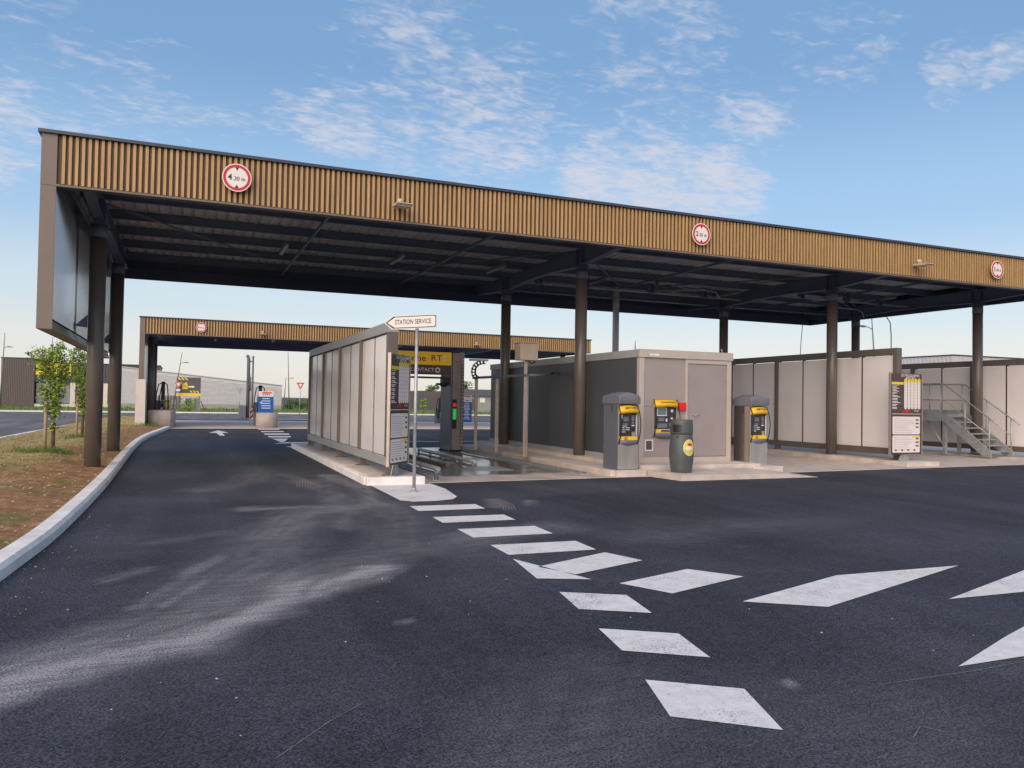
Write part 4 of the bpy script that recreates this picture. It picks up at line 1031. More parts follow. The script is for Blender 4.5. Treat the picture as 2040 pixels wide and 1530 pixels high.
# ------------------------------------------------------------------ kiosk
KX0, KX1, KY0, KY1, KZ0, KZ1 = 9.90, 12.56, 15.75, 25.4, .22, 2.89
t = thing('technical_kiosk', 'grey steel clad technical kiosk with a door facing the forecourt', 'kiosk', (11.2, 20.6, .22))
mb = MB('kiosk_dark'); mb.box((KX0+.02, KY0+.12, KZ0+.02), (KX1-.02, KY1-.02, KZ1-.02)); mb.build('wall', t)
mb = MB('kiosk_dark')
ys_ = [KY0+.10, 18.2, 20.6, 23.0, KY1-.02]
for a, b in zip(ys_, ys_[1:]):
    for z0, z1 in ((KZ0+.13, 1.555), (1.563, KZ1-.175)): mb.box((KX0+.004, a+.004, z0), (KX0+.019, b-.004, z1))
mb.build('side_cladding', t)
mb = MB('frameg'); mb.box((KX0-.02, KY0-.001, KZ1-.17), (KX0+.003, KY1+.02, KZ1+.012)); mb.box((KX0-.012, KY0+.1, KZ0), (KX0+.0035, KY1, KZ0+.128)); mb.build('side_trim', t)
MB('kiosk_fr').box((KX0-.03, KY0-.04, KZ1-.17), (KX1+.03, KY0-.002, KZ1+.02)).box((KX0+.004, KY0-.0015, KZ1-.168), (KX1+.02, KY1, KZ1+.018)).build('roof', t)
mb = MB('kiosk_fr')
mb.box((KX0-.005, KY0-.012, KZ0), (KX0+.13, KY0+.11, KZ1-.172)); mb.box((KX1-.13, KY0-.012, KZ0), (KX1+.005, KY0+.11, KZ1-.172)); mb.box((KX0+.131, KY0-.008, KZ0), (KX1-.131, KY0+.11, KZ0+.13)); mb.box((11.20, KY0-.014, KZ0+.131), (11.27, KY0+.11, KZ1-.172)); mb.box((11.271, KY0-.012, 2.61), (KX1-.131, KY0+.11, KZ1-.172))
mb.build('front_frame', t, bevel=.006)
mb = MB('kiosk_lt')
mb.box((KX0+.131, KY0+.012, KZ0+.131), (11.199, KY0+.1, 1.554)); mb.box((KX0+.131, KY0+.012, 1.562), (11.199, KY0+.1, KZ1-.172)); mb.build('front_panel', t)
mb = MB('door'); mb.box((11.285, KY0+.005, KZ0+.14), (KX1-.14, KY0+.09, 2.60)); dr = mb.build('door', t, bevel=.006)
mb = MB('stain'); mb.box((11.40,KY0-.012,1.24),(11.46,KY0+.004,1.42)); mb.tube([(11.43,KY0-.012,1.36),(11.43,KY0-.06,1.36),(11.58,KY0-.06,1.355)], .011, 8); mb.build('handle', dr)
for z in (.55, 2.25): MB('stain').box((KX1-.155,KY0-.008,z),(KX1-.138,KY0+.004,z+.2)).build('hinge', dr)
mb = MB('sheet'); mb.box((10.02+.05,KY0-.006,.50),(10.30+.0,KY0+.0118,.53)); mb.box((10.07,KY0-.006,.74),(10.30,KY0+.0118,.77)); mb.box((10.07,KY0-.006,.531),(10.10,KY0+.0118,.739)); mb.box((10.27,KY0-.006,.531),(10.30,KY0+.0118,.739)); v_ = mb.build('vent_frame', t)
mb = MB('kiosk_dark'); 
for i in range(6): mb.extr([(0,0),(.012,.0),(.0,.026)], (10.102, KY0+.01, .537+i*.034), -Y, Z, X, 0, .166)
mb.build('vent_louvre', v_)
MB('paper').box((10.15,KY0-.0415,2.76),(10.42,KY0-.040,2.81)).build('maker_plate', t)
mb = MB('galv'); mb.tube([(12.44,15.95,2.909),(12.44,15.95,2.96),(12.41,15.95,3.0),(12.44,15.95,3.04),(12.47,15.95,3.0),(12.44,15.95,2.96)], .012, 8); mb.build('lifting_eye', t)
tag(MB('lamp').tube([(9.99,16.1,2.9),(9.93,16.0,3.12)], [.014,.006], 8).build('antenna'), 'short thin antenna on the front left kiosk roof corner', 'antenna')
mb = MB('bred'); mb.box((11.0,KY0-.065,1.47),(11.19,KY0+.0115,1.66)); ab = tag(mb.build('alarm_box', bevel=.008), 'small bright red alarm box on the kiosk front beside the door', 'alarm box')

# pay station in the kiosk wall
def front_unit(t, hw, z0, z1, txt, yf, lcd, world, yoff=0, xo=0, scale_txt=.075):
    """hood, bow handles, display, strip and tray of a pay station; local x centre 0, face at y = yf"""
    H = z1 - z0
    def A(mb, nm, par, **k):
        for i, p in enumerate(mb.v): mb.v[i] = (p[0]+xo, p[1]+yoff, p[2])
        return mb.build(nm, par, world=world, **k)
    # curved hood
    mb = MB('yellow'); n = 12; o = len(mb.v); sec = [(.0, 0), (-.10, -.035), (-.16, -.12), (-.145, -.185), (-.02, -.165)]
    for i in range(n+1):
        u = -1 + 2*i/n; ar = 1 - u*u
        for (py, pz) in sec: mb.v.append((u*hw*.94, yf + py*(.45+.55*ar), z1 - .02 + pz + .03*ar))
    k = len(sec)
    for i in range(n):
        for j in range(k):
            j2 = (j+1) % k
            mb.f.append([o+i*k+j, o+i*k+j2, o+(i+1)*k+j2, o+(i+1)*k+j]); mb.mi.append(0); mb.sm.append(True)
    mb.f.append([o+j for j in range(k)][::-1]); mb.f.append([o+n*k+j for j in range(k)]); mb.mi += [0,0]; mb.sm += [False, False]
    h = A(mb, 'hood', t)
    mb = MB('blackp'); mb.text(txt, (0, yf-.130, z1-.068), X, Vector((0,.577,.817)), scale_txt, depth=.008); A(mb, 'lettering', h)
    mb = MB('panelblk'); mb.extr([(.02, z0+.22),(-.03, z0+.22),(-.012, z1-.19),(.02, z1-.19)], (-hw*.86, yf, 0), Y, Z, X, 0, hw*1.72); dp = A(mb, 'display_panel', t)
    mb = MB('paper'); fy = lambda z: yf-.030 + .018*(z-z0-.22)/max(.1, (z1-.19-z0-.22)) - .002
    def bar(a, b, z, zt): mb.box((a*hw, fy(z)-.002, z), (b*hw, fy(z)+.004, zt))
    zz0, zz1 = z0+.22, z1-.19; hh = zz1-zz0
    if not lcd:
        bar(-.62,-.15, zz0+.44*hh, zz0+.465*hh)
        for a, b, q in ((-.7,-.4,.36),(-.3,.12,.36),(-.7,-.4,.27),(-.3,.12,.27),(-.7,-.35,.18)): bar(a, b, zz0+q*hh, zz0+(q+.03)*hh)
        bar(.32,.6, zz0+.45*hh, zz0+.5*hh); bar(.34,.56, zz0+.58*hh, zz0+.60*hh); bar(-.7,-.62, zz0+.78*hh, zz0+.95*hh); bar(.74,.82, zz0+.02*hh, zz0+.96*hh)
        A(mb, 'print', dp)
        mb = MB('grey'); bar(-.5,.02, zz0+.66*hh, zz0+.86*hh); bar(.32,.62, zz0+.66*hh, zz0+.92*hh); bar(-.55,-.05, zz0+.50*hh, zz0+.57*hh); A(mb, 'key_plate', dp)
        mb = MB('stain'); bar(.32,.66, zz0-.02*hh, zz0+.2*hh); A(mb, 'coin_cup', dp)
    else:
        bar(-.72,.08, zz0+.60*hh, zz0+.985*hh); bar(-.0,.12, zz0+.34*hh, zz0+.48*hh); bar(.42,.62, zz0+.78*hh, zz0+.9*hh); bar(.42,.58, zz0+.46*hh, zz0+.53*hh); A(mb, 'print', dp)
        mb = MB('screen'); mb.box((-.68*hw, fy(zz0+.645*hh)-.010, zz0+.645*hh), (.02*hw, fy(zz0+.645*hh)-.003, zz0+.955*hh)); A(mb, 'lcd_screen', dp)
        mb = MB('grey'); bar(-.62,-.12, zz0+.36*hh, zz0+.52*hh); bar(-.7,.1, zz0+.06*hh, zz0+.26*hh); bar(.3,.8, zz0+.1*hh, zz0+.3*hh); A(mb, 'key_plate', dp)
    mb = MB('signyel'); mb.box((-hw*.84, yf-.045, z0+.135), (hw*.84, yf+.01, z0+.219)); ys = A(mb, 'yellow_strip', t)
    if not lcd:
        mb = MB('orange'); mb.extr(circ(.036,18), (-.35*hw, yf-.046, z0+.178), X, Z, -Y, 0, .03, True); A(mb, 'push_button', ys)
    else:
        mb = MB('inkd'); mb.box((-.42*hw, yf-.049, z0+.148), (.45*hw, yf-.0455, z0+.206)); A(mb, 'slot_plate', ys)
    mb = MB('grey'); o = len(mb.v); n = 10
    for i in range(n+1):
        u = -1 + 2*i/n; ar = 1-u*u
        for py, pz in ((.01,.134),(-.05-.05*ar,.134),(-.05-.045*ar,.07),(-.01,.03-.05*ar),(.01,.03-.05*ar)): mb.v.append((u*hw*.88, yf+py, z0+pz))
    for i in range(n):
        for j in range(5):
            j2 = (j+1) % 5; mb.f.append([o+i*5+j, o+i*5+j2, o+(i+1)*5+j2, o+(i+1)*5+j]); mb.mi.append(0); mb.sm.append(True)
    mb.f.append([o+j for j in range(5)][::-1]); mb.f.append([o+n*5+j for j in range(5)]); mb.mi += [0,0]; mb.sm += [False, False]
    A(mb, 'tray', t)
    for s in (-1, 1):
        mb = MB('black'); m_ = 14; prof = []
        for i in range(m_+1):
            q = i/m_; prof.append((-.01 - .13*math.sin(PI*q)**.9, z0 + .02 + (H-.02)*q))
        prof2 = [(p[0]*.80+.004, p[1]) for p in reversed(prof)]
        # thin curved side plate
        for (ya, za), (yb_, zb_) in zip(prof, prof[1:]):
            mb.obox((s*hw*.97-.008, yf+ya, za), X, Vector((0, yb_-ya, zb_-za)).normalized(), Vector((0, zb_-za, -(yb_-ya))).normalized(), (0, -.002, -.0), (.016, math.hypot(yb_-ya, zb_-za)+.002, .014))
        A(mb, 'side_bow', t)
tw = thing('wall_pay_station', 'pay station set in the kiosk front with yellow hood and small screen', 'pay station', (10.62, KY0, .78))
MB('kiosk_lt').box((10.62-.37,KY0-.004,.74),(10.62+.37,KY0+.0118,1.745)).build('back_plate', tw)
front_unit(tw, .34, .80, 1.73, 'Cartes & Jetons', KY0-.02, True, True, xo=10.62, scale_txt=.07)

def pay_station(label, loc, rz, side, src=None):
    t = thing('pay_station', label, 'pay station', loc, rz, 'free standing pay stations')
    hw = .272
    mb = MB(side); mb.box((-hw, -.21, .0), (hw, .36, 1.46)); b = mb.build('body', t, world=False, bevel=.012)
    mb = MB('stain'); mb.box((-hw+.003, -.25, .0), (hw-.003, -.211, .56)); mb.build('front_plate', t, world=False, bevel=.006)
    mb = MB('stain'); mb.box((-hw+.001, -.225, .561), (-hw*.88, -.209, 1.46)); mb.box((hw*.88, -.225, .561), (hw-.001, -.209, 1.46)); mb.build('side_trim', t, world=False)
    mb = MB('grey'); n = 18; o = len(mb.v)     # domed cap
    secs = [(-.285, 0), (-.29, .165), (-.255, .205), (.05, .222), (.34, .205), (.39, .165), (.39, 0)]
    k = len(secs)
    for i in range(n+1):
        u = -1+2*i/n; ar = (1-u*u)
        for y, z in secs: mb.v.append((u*(hw+.018), y, 1.465 + z*(1-.14*abs(u)**11) + (.05*max(0,1-(u/.72)**2)**1.4 if z > .2 else (.02*ar if z > .1 else 0))))
    for i in range(n):
        for j in range(k):
            j2 = (j+1) % k; mb.f.append([o+i*k+j, o+i*k+j2, o+(i+1)*k+j2, o+(i+1)*k+j]); mb.mi.append(0); mb.sm.append(j != k-1)
    mb.f.append([o+j for j in range(k)][::-1]); mb.f.append([o+n*k+j for j in range(k)]); mb.mi += [0,0]; mb.sm += [False, False]
    mb.build('cap', t, world=False, bevel=.008)
    mb = MB('black')
    for i in range(4): mb.box((-hw-.002, -.02, 1.28+i*.04), (-hw+.002, .06, 1.293+i*.04))
    mb.build('vent_slots', b, world=False)
    front_unit(t, hw*.98, .52, 1.44, 'AIRTONE', -.215, False, False, scale_txt=.085)
    return t
pay_station('free standing pay station with dark grey flank at the left kiosk corner', (9.20, 15.33, .14), R(4), 'greyd')
pay_station('free standing pay station with warm steel flank right of the kiosk door', (13.06, 15.55, .15), R(2), 'copper')

# ------------------------------------------------------------------ litter bin
t = thing('litter_bin', 'dark grey barrel litter bin with yellow disc in front of the kiosk', 'litter bin', (10.12, 14.35, .13))
BX, BY, BZ = 10.12, 14.35, .13
def br(z): return .225 + .042*math.sin(PI*min(1, max(0, z/.86)))
mb = MB('bin'); mb.lathe((BX,BY,BZ), [(br(0)-.012,0),(br(0),.015)] + [(br(z),z) for z in (.10,.2,.3,.4,.5,.6,.7,.78)] + [(br(.80)+.004,.80),(br(.82)+.004,.825),(br(.83)-.006,.835)], 44)
mb.build('body', t)
mb = MB('bin'); mb.lathe((BX,BY,BZ), [(.243,.836),(.247,.86),(.240,1.09),(.236,1.125),(.215,1.15),(.205,1.15),(.195,1.12),(.05,1.13)], 44); lid = mb.build('hood', t)
def patch(mb, a0, a1, z0, z1, rf, na=12, nz_=6, ell=False):
    o = len(mb.v)
    if ell:
        mb.v.append((BX+rf((z0+z1)/2)*math.cos((a0+a1)/2), BY+rf((z0+z1)/2)*math.sin((a0+a1)/2), BZ+(z0+z1)/2)); N_ = 32; rings = 3
        for q in range(1, rings+1):
            for k in range(N_):
                th = 2*PI*k/N_; a = (a0+a1)/2 + (a1-a0)/2*math.cos(th)*q/rings; z = (z0+z1)/2 + (z1-z0)/2*math.sin(th)*q/rings
                mb.v.append((BX+rf(z)*math.cos(a), BY+rf(z)*math.sin(a), BZ+z))
        for k in range(N_): mb.f.append([o, o+1+k, o+1+(k+1) % N_]); mb.mi.append(mb.cur); mb.sm.append(True)
        for q in range(rings-1):
            for k in range(N_):
                k2 = (k+1) % N_; i0 = o+1+q*N_; i1 = i0+N_
                mb.f.append([i0+k, i1+k, i1+k2, i0+k2]); mb.mi.append(mb.cur); mb.sm.append(True)
        return
    for j in range(nz_+1):
        for i in range(na+1):
            a = a0+(a1-a0)*i/na; z = z0+(z1-z0)*j/nz_; mb.v.append((BX+rf(z)*math.cos(a), BY+rf(z)*math.sin(a), BZ+z))
    for j in range(nz_):
        for i in range(na):
            p = o+j*(na+1)+i; mb.f.append([p, p+1, p+na+2, p+na+1]); mb.mi.append(mb.cur); mb.sm.append(True)
ac = math.atan2(-BY, -BX)          # towards the camera
mb = MB('black'); patch(mb, ac-.85, ac-.02, .875, 1.04, lambda z: .2485); mb.build('opening', lid)
mb = MB('bin'); 
for z in (.862, 1.041): patch(mb, ac-.88, ac+.02, z, z+.014, lambda z: .262, 12, 1)
mb.build('opening_rim', lid)
mb = MB('black'); patch(mb, ac-.42, ac-.26, .765, .805, lambda z: br(z)+.012, 4, 2); mb.build('lock', t)
mb = MB('signw'); patch(mb, ac+.14, ac+1.26, .37, .725, lambda z: br(z)+.004, ell=True); dc = mb.build('disc', t)
mb = MB('disc'); patch(mb, ac+.18, ac+1.22, .383, .712, lambda z: br(z)+.006, ell=True); mb.build('disc_face', dc)
mb = MB('red'); patch(mb, ac+.50, ac+.98, .585, .645, lambda z: br(z)+.008, ell=True); mb.m('signw'); patch(mb, ac+.30, ac+.98, .50, .575, lambda z: br(z)+.008, ell=True); mb.build('disc_print', dc)

# ------------------------------------------------------------------ steel stair and platform
t = thing('steel_stair', 'galvanised steel stair with handrails up to a raised platform', 'stair', (24.75, 19.5, .06))
XA, XB = 24.18, 25.28
mb = MB('galv')
for x in (XA, XB-.05):
    mb = MB('galv'); mb.extr([(17.28,.06),(17.52,.06),(19.05,1.22),(19.05,1.44),(18.85,1.44),(17.28,.26)], (x,0,0), Y, Z, X, 0, .05); mb.build('stringer', t)
for i in range(7):
    y = 17.36 + i*.238; z = .25 + i*.186
    mb = MB('galv'); mb.box((XA+.052, y, z-.035), (XB-.052, y+.25, z)); mb.build('tread', t)
mb = MB('galv'); mb.box((XA, 19.06, 1.38), (XB, 22.6, 1.44)); mb.box((XA, 19.06, 1.20), (XA+.06, 22.6, 1.379)); mb.box((XB-.06, 19.06, 1.20), (XB, 22.6, 1.379)); mb.box((XA+.061, 19.06, 1.20), (XB-.061, 19.12, 1.379)); mb.build('platform', t)
mb = MB('galv'); mb.box((XA, 19.06, 1.445), (XA+.01, 22.6, 1.58)); mb.box((XB-.01, 19.06, 1.445), (XB, 22.6, 1.58)); mb.build('toe_board', t)
for x, y in ((XA+.05,18.95),(XB-.35,18.95),(XA+.05,22.4),(XB-.35,22.4)):
    mb = MB('galv'); mb.box((x, y, .06), (x+.10, y+.10, 1.20 if y > 19.1 else 1.05)); mb.box((x-.06, y-.06, .06-.0), (x+.16, y+.16, .075)); mb.build('leg', t)
MB('galv').tube([(XA+.1,18.98,.25),(XA+.1,19.7,1.2)], .022, 8).build('brace', t)
for x in (XA+.02, XB-.02):
    mb = MB('galv'); r_ = .021
    mb.tube([(x,17.05,1.13),(x,17.20,1.24),(x,18.98,2.46),(x,19.2,2.49),(x,22.5,2.49)], r_, 8); mb.tube([(x,17.35,.77),(x,19.0,1.93),(x,22.5,1.95)], .015, 8); mb.build('handrail', t)
    for y, z0, z1 in ((17.34,.08,1.33),(18.2,.75,1.92),(19.1,1.3,2.47),(20.4,1.45,2.48),(21.6,1.45,2.48),(22.48,1.45,2.48)):
        MB('galv').tube([(x,y,z0),(x,y,z1)], .02, 8).build('baluster', t)
# ------------------------------------------------------------------ saplings and other trees
M['leaf_a'] = pmat('leaf_light', (.30, .43, .06), .55, var=.35, scale=6)
M['leaf_b'] = pmat('leaf_mid', (.16, .27, .04), .55, var=.35, scale=6)
M['leaf_c'] = pmat('leaf_dark', (.065, .11, .028), .6, var=.3, scale=6)
for k in ('leaf_a', 'leaf_b', 'leaf_c'): M[k].node_tree.nodes['Principled BSDF'].inputs['Transmission Weight'].default_value = 0
def leaf(mb, p, s, rnd):
    a = Vector((rnd.gauss(0,1), rnd.gauss(0,1), rnd.gauss(0,.7))).normalized(); b = a.cross(Vector((rnd.gauss(0,1), rnd.gauss(0,1), rnd.gauss(0,1)))).normalized()
    n = a.cross(b)
    mb.add([p-a*s, p-a*s*.2+b*s*.42, p+a*s, p-a*s*.1-b*s*.42+n*s*.15], [(0,1,2,3)], False)
def sapling(label, x, y, z0, h, prof, seed, lean=0):
    """prof: (height, half width, x offset) of the crown"""
    rnd = random.Random(seed)
    t = thing('sapling', label, 'tree', (x, y, z0), 0, 'young trees by the left columns')
    mb = MB('trunk'); tr = [(x+.06, y, z0-.05), (x+.07, y, z0+h*.3), (x+.04+lean*.3, y, z0+h*.6), (x+lean, y, z0+h*.97)]
    mb.tube(tr, [.045, .04, .028, .008], 10)
    br = []
    for i in range(22):
        q = rnd.uniform(.42, .97); hh = h*q
        for (ha, wa, oa), (hb, wb, ob) in zip(prof, prof[1:]):
            if ha <= hh <= hb: break
        tt = (hh-ha)/(hb-ha) if hb > ha else 0; wd = wa+(wb-wa)*tt; off = oa+(ob-oa)*tt
        a = rnd.uniform(0, 6.3); base = Vector((x+.05, y, z0+max(.5, hh-.35))); tip = Vector((x+off+wd*.9*math.cos(a), y+wd*.9*math.sin(a), z0+hh))
        mid = base.lerp(tip, .5) + Vector((0,0,-.05)); mb.tube([base, mid, tip], [.014, .009, .004], 6); br.append((base, mid, tip))
    mb.build('trunk', t)
    mb = MB('leaf_a')
    for (ha, wa, oa), (hb, wb, ob) in zip(prof, prof[1:]):
        nclump = max(3, int((hb-ha)*(wa+wb)*270))
        for c in range(nclump):
            tt = rnd.random(); w = wa+(wb-wa)*tt; off = oa+(ob-oa)*tt; a = rnd.uniform(0, 6.3); r_ = .92*w*math.sqrt(rnd.random())
            cx, cy, cz = x+off+r_*math.cos(a), y+r_*math.sin(a), z0+ha+(hb-ha)*tt
            if mn.noise(Vector((cx*3.1, cy*3.1, cz*2.6 + seed))) < -.16: continue
            mb.m(rnd.choice(('leaf_a','leaf_a','leaf_b','leaf_b','leaf_c')))
            for k in range(13):
                leaf(mb, Vector((cx+rnd.gauss(0,.05), cy+rnd.gauss(0,.05), cz+rnd.gauss(0,.055))), rnd.uniform(.028,.05), rnd)
    for b_, m_, tp in br:
        mb.m(rnd.choice(('leaf_a','leaf_b')))
        for k in range(26):
            q = rnd.random()**.6; p = b_.lerp(tp, q); leaf(mb, p + Vector((rnd.gauss(0,.04), rnd.gauss(0,.04), rnd.gauss(0,.04))), rnd.uniform(.02,.04), rnd)
    mb.build('crown', t)
    return t
P1 = [(.60,.04,.06),(.85,.10,.09),(1.0,.14,.10),(1.15,.17,.06),(1.35,.23,.02),(1.6,.27,.0),(1.85,.33,.08),(2.05,.38,.06),(2.3,.42,-.03),(2.5,.46,-.07),(2.62,.34,-.02),(2.72,.10,.12)]
sapling('young leafy tree beside the front left column, nearer of two', -2.93, 21.63, .10, 2.72, P1, 3)
P2 = [(.75,.05,.05),(1.0,.12,.05),(1.3,.18,.02),(1.6,.20,.0),(1.9,.28,.05),(2.2,.34,.05),(2.5,.36,.0),(2.75,.33,-.08),(2.95,.22,-.12),(3.1,.08,-.08)]
sapling('young leafy tree partly behind the front left column, farther of two', -3.12, 29.4, .10, 3.08, P2, 8)
for i, (x, y, h) in enumerate(((-3.0, 21.58, 1.55), (-3.19, 29.35, 1.5))):
    mb = MB('stake'); mb.tube([(x-.03,y,.02),(x-.02,y,.1+h)], .035, 10)
    tag(mb.build('tree_stake'), ['round wooden stake beside the nearer young tree', 'round wooden stake beside the farther young tree'][i], 'stake', 'wooden tree stakes')
def bush_tree(name, label, cat, x, y, z0, w, h, seed, trunk=.25, dark=True, ls=.16, n=900, group=None):
    rnd = random.Random(seed); t = thing(name, label, cat, (x, y, z0), 0, group)
    MB('trunk').tube([(x,y,z0-.1),(x,y,z0+h*(trunk+.3))], [.09*h*.3+.02, .03*h*.3+.01], 8).build('trunk', t)
    mb = MB('leaf_c'); cl = [(Vector((rnd.uniform(-.32,.32)*w, rnd.uniform(-.32,.32)*w, h*(trunk + (1-trunk)*rnd.uniform(.15,.85)))), rnd.uniform(.14,.3)*w) for _ in range(11)]
    for i in range(n):
        c, r_ = rnd.choice(cl); d_ = Vector((rnd.gauss(0,1), rnd.gauss(0,1), rnd.gauss(0,.8))).normalized()*r_*rnd.random()**.4
        mb.m(rnd.choice(('leaf_c','leaf_c','leaf_b') if dark else ('leaf_a','leaf_b','leaf_b')))
        p = c+d_; p.z = max(.05, min(h, p.z)); leaf(mb, Vector((x,y,z0)) + p, ls*rnd.uniform(.6,1.3), rnd)
    mb.build('crown', t)
bush_tree('tree', 'dark distant tree rising behind the gabled grey building', 'tree', 44.3, 128, .05, 4.4, 4.9, 21, .3, ls=.22, n=1300)
bush_tree('tree', 'dark distant tree behind the long dark building', 'tree', 39.3, 128.5, .05, 2.6, 4.4, 22, .3, ls=.2, n=700)
bush_tree('bush', 'small conical green bush on the verge under the gantry header', 'bush', 32.95, 112, .05, 1.3, 2.3, 23, .05, False, ls=.12, n=500)
bush_tree('bush', 'green bushy weeds growing under the yellow billboard', 'bush', .55, 90.8, .05, 1.9, 1.4, 24, .0, False, ls=.09, n=900)
for i, (x, w, h) in enumerate(((14.0,1.8,1.3),(15.3,1.6,1.5),(16.5,1.7,1.9),(18.2,2.0,1.6))):
    bush_tree('bush', ['dark green bush on the verge just right of the silver warehouse', 'dark green bush behind the lamp mast on the verge', 'dark green bush on the verge behind the right give way sign', 'dark green bush on the verge hidden by the wash screen edge'][i], 'bush', x, 114, .05, w, h, 30+i, 0., True, ls=.12, n=420, group='bushes on the verge')
M['tall'] = pmat('tall_grass', (.12,.19,.035), .85, var=.45, scale=2)
mb = MB('tall'); rnd = random.Random(4)
for i in range(5200):
    x = rnd.uniform(-24, 48); y = rnd.uniform(84.6, 111); h = .25*rnd.random()**1.5 + (.25 if mn.noise(Vector((x*.2, y*.2, 0))) > .15 else .04)
    a = rnd.uniform(0, 3.1); w = .06
    mb.add([(x-math.cos(a)*w,y-math.sin(a)*w,.05),(x+math.cos(a)*w,y+math.sin(a)*w,.05),(x+rnd.gauss(0,.07),y,.06+h)], [(0,1,2)])
mb.build('tall_grass')['kind'] = 'stuff'

# ------------------------------------------------------------------ buildings beyond the road
def ribbed(mb, x0, x1, y, z0, z1, pitch, d=.05, w=.5):
    n = max(1, int((x1-x0)/pitch)); p = (x1-x0)/n
    for i in range(n): mb.box((x0+i*p, y-d, z0), (x0+i*p+p*w, y-.001, z1))
t = thing('shop_building', 'low dark clad shop with a yellow sign beyond the left road', 'building', (-13.5, 121, .05))
mb = MB('shop_br'); mb.box((-21.3,116,.05),(-17.65,128,6.2)); ribbed(mb, -21.3, -17.66, 116, .1, 6.15, .19); mb.build('corner_block', t)
mb = MB('shop_dk'); mb.box((-17.64,116.2,3.22),(-3.0,128,5.75)); ribbed(mb, -17.6, -3.0, 116.2, 3.25, 5.7, .35); mb.build('wall', t)
MB('coping').box((-21.4,115.9,6.205),(-17.5,128.1,6.30)).box((-17.49,116.05,5.755),(-2.9,128.1,5.85)).build('parapet', t)
mb = MB('wallconc'); mb.box((-17.6,116.1,.05),(-2.98,116.35,.42)); mb.build('plinth', t)
for x0, x1 in ((-13.62,-13.02),(-9.75,-9.25),(-8.0,-7.45),(-5.85,-5.5)): MB('wallconc').box((x0,116.1,.425),(x1,116.4,3.215)).build('pillar', t)
for i, (x0, x1) in enumerate(((-17.55,-13.64),(-13.0,-9.77),(-9.23,-8.02),(-7.43,-5.87),(-5.48,-3.0))):
    mb = MB('black'); mb.box((x0,116.5,.425),(x1,116.62,.5)); mb.box((x0,116.5,3.13),(x1,116.62,3.215)); mb.box((x0,116.5,.501),(x0+.07,116.62,3.129)); mb.box((x1-.07,116.5,.501),(x1,116.62,3.129)); mb.box(((x0+x1)/2-.03,116.5,.501),((x0+x1)/2+.03,116.62,3.129)); w_ = mb.build('window', t)
    MB('glass').box((x0+.071,116.55,.501),((x0+x1)/2-.031,116.57,3.129)).box(((x0+x1)/2+.031,116.55,.501),(x1-.071,116.57,3.129)).build('pane', w_)
mb = MB('shop_dk'); mb.box((-17.64,120,.05),(-3.0,120.2,3.2)); mb.build('back_wall', t)
sg = thing('shop_sign', 'large yellow sign panel on the dark shop facade', 'sign', (-15.55, 116.1, 4.2))
MB('signyel').box((-17.5,116.02,4.15),(-13.55,116.14,5.68)).build('panel', sg)
mb = MB('inkd'); mb.text('AIRE', (-13.75,116.015,5.12), X, Z, .62, 'RIGHT', 0, 1.1); mb.text('AUX', (-14.0,116.015,4.66), X, Z, .46, 'RIGHT', 0, 1.1); mb.build('lettering', sg)
tag(MB('lamp').tube([(-16.3,120,5.8),(-16.3,120,9.3)], .035, 6).build('antenna'), 'thin roof antenna on the shop above the nearer young tree, left one', 'antenna')
tag(MB('lamp').tube([(-15.9,121,5.8),(-15.9,121,9.1)], .03, 6).box((-16.3,120.98,8.0),(-15.6,121.02,8.04)).build('antenna'), 'thin roof antenna on the shop with a short cross bar', 'antenna')

t = thing('warehouse', 'long silver ribbed warehouse behind the yellow billboard', 'building', (4, 118, .05))
mb = MB('silver'); mb.extr([(-8,.05),(12.6,.05),(12.6,3.38),(-8,5.4)], (0,112,0), X, Z, Y, 0, 14)
n = 26
for i in range(n):
    z = .7 + i*.17; xr_ = min(12.58, -8 + (5.05 - z)/(5.05-3.0)*20.6) if z > 3.0 else 12.58
    if xr_ > -7: mb.box((-7.98, 111.92, z), (xr_, 111.999, z+.085))
mb.build('wall', t)
mb = MB('silver'); mb.extr([(-8.1,5.41),(12.7,3.39),(12.7,3.47),(-8.1,5.49)], (0,111.8,0), X, Z, Y, 0, 14.4); mb.build('roof', t)
MB('bldgw').box((-7.9,111.90,.05),(12.59,111.918,.62)).build('plinth', t)
t = thing('fence', 'short dark slatted fence beside the yellow billboard', 'fence', (-1.5, 101, .05))
mb = MB('shop_br')
for i in range(10): mb.box((-3.4+i*.32,101,.05),(-3.14+i*.32,101.05,1.75))
mb.box((-3.4,101.051,.5),(-.1,101.1,.62)); mb.box((-3.4,101.051,1.3),(-.1,101.1,1.42)); mb.build('slat_panel', t)
t = thing('building', 'long dark low building behind the wash gantry', 'building', (37.7, 130, .05))
mb = MB('bldg'); mb.extr([(30,.05),(41.2,.05),(41.2,2.95),(40.2,3.3),(38.4,3.15),(36.6,3.3),(34.2,3.2),(32,3.35),(30,3.25)], (0,125,0), X, Z, Y, 0, 7); mb.build('wall', t)
mb = MB('shop_br'); ribbed(mb, 39.2, 41.1, 125, .1, 2.8, .28); mb.build('slat_front', t)
t = thing('building', 'small grey gabled building left of the kiosk with a white door', 'building', (40.5, 113, .05))
mb = MB('bldgw'); mb.box((37.0,110,.05),(47,116,2.45)); mb.build('wall', t)
mb = MB('bldg'); mb.extr([(109.6,2.46),(113,3.5),(116.4,2.46)], (36.8,0,0), Y, Z, X, 0, 10.4); mb.build('roof', t)
mb = MB('bldg'); [mb.box((37.3+i*1.9,109.94,.3),(38.5+i*1.9,109.999,2.0)) for i in range(2)]; mb.build('window', t)
MB('white').box((41.2,109.95,1.5),(42.0,109.999,2.2)).build('door', t)
t = thing('building', 'pale ribbed building roof rising behind the right wash screen', 'building', (66, 50, 0))
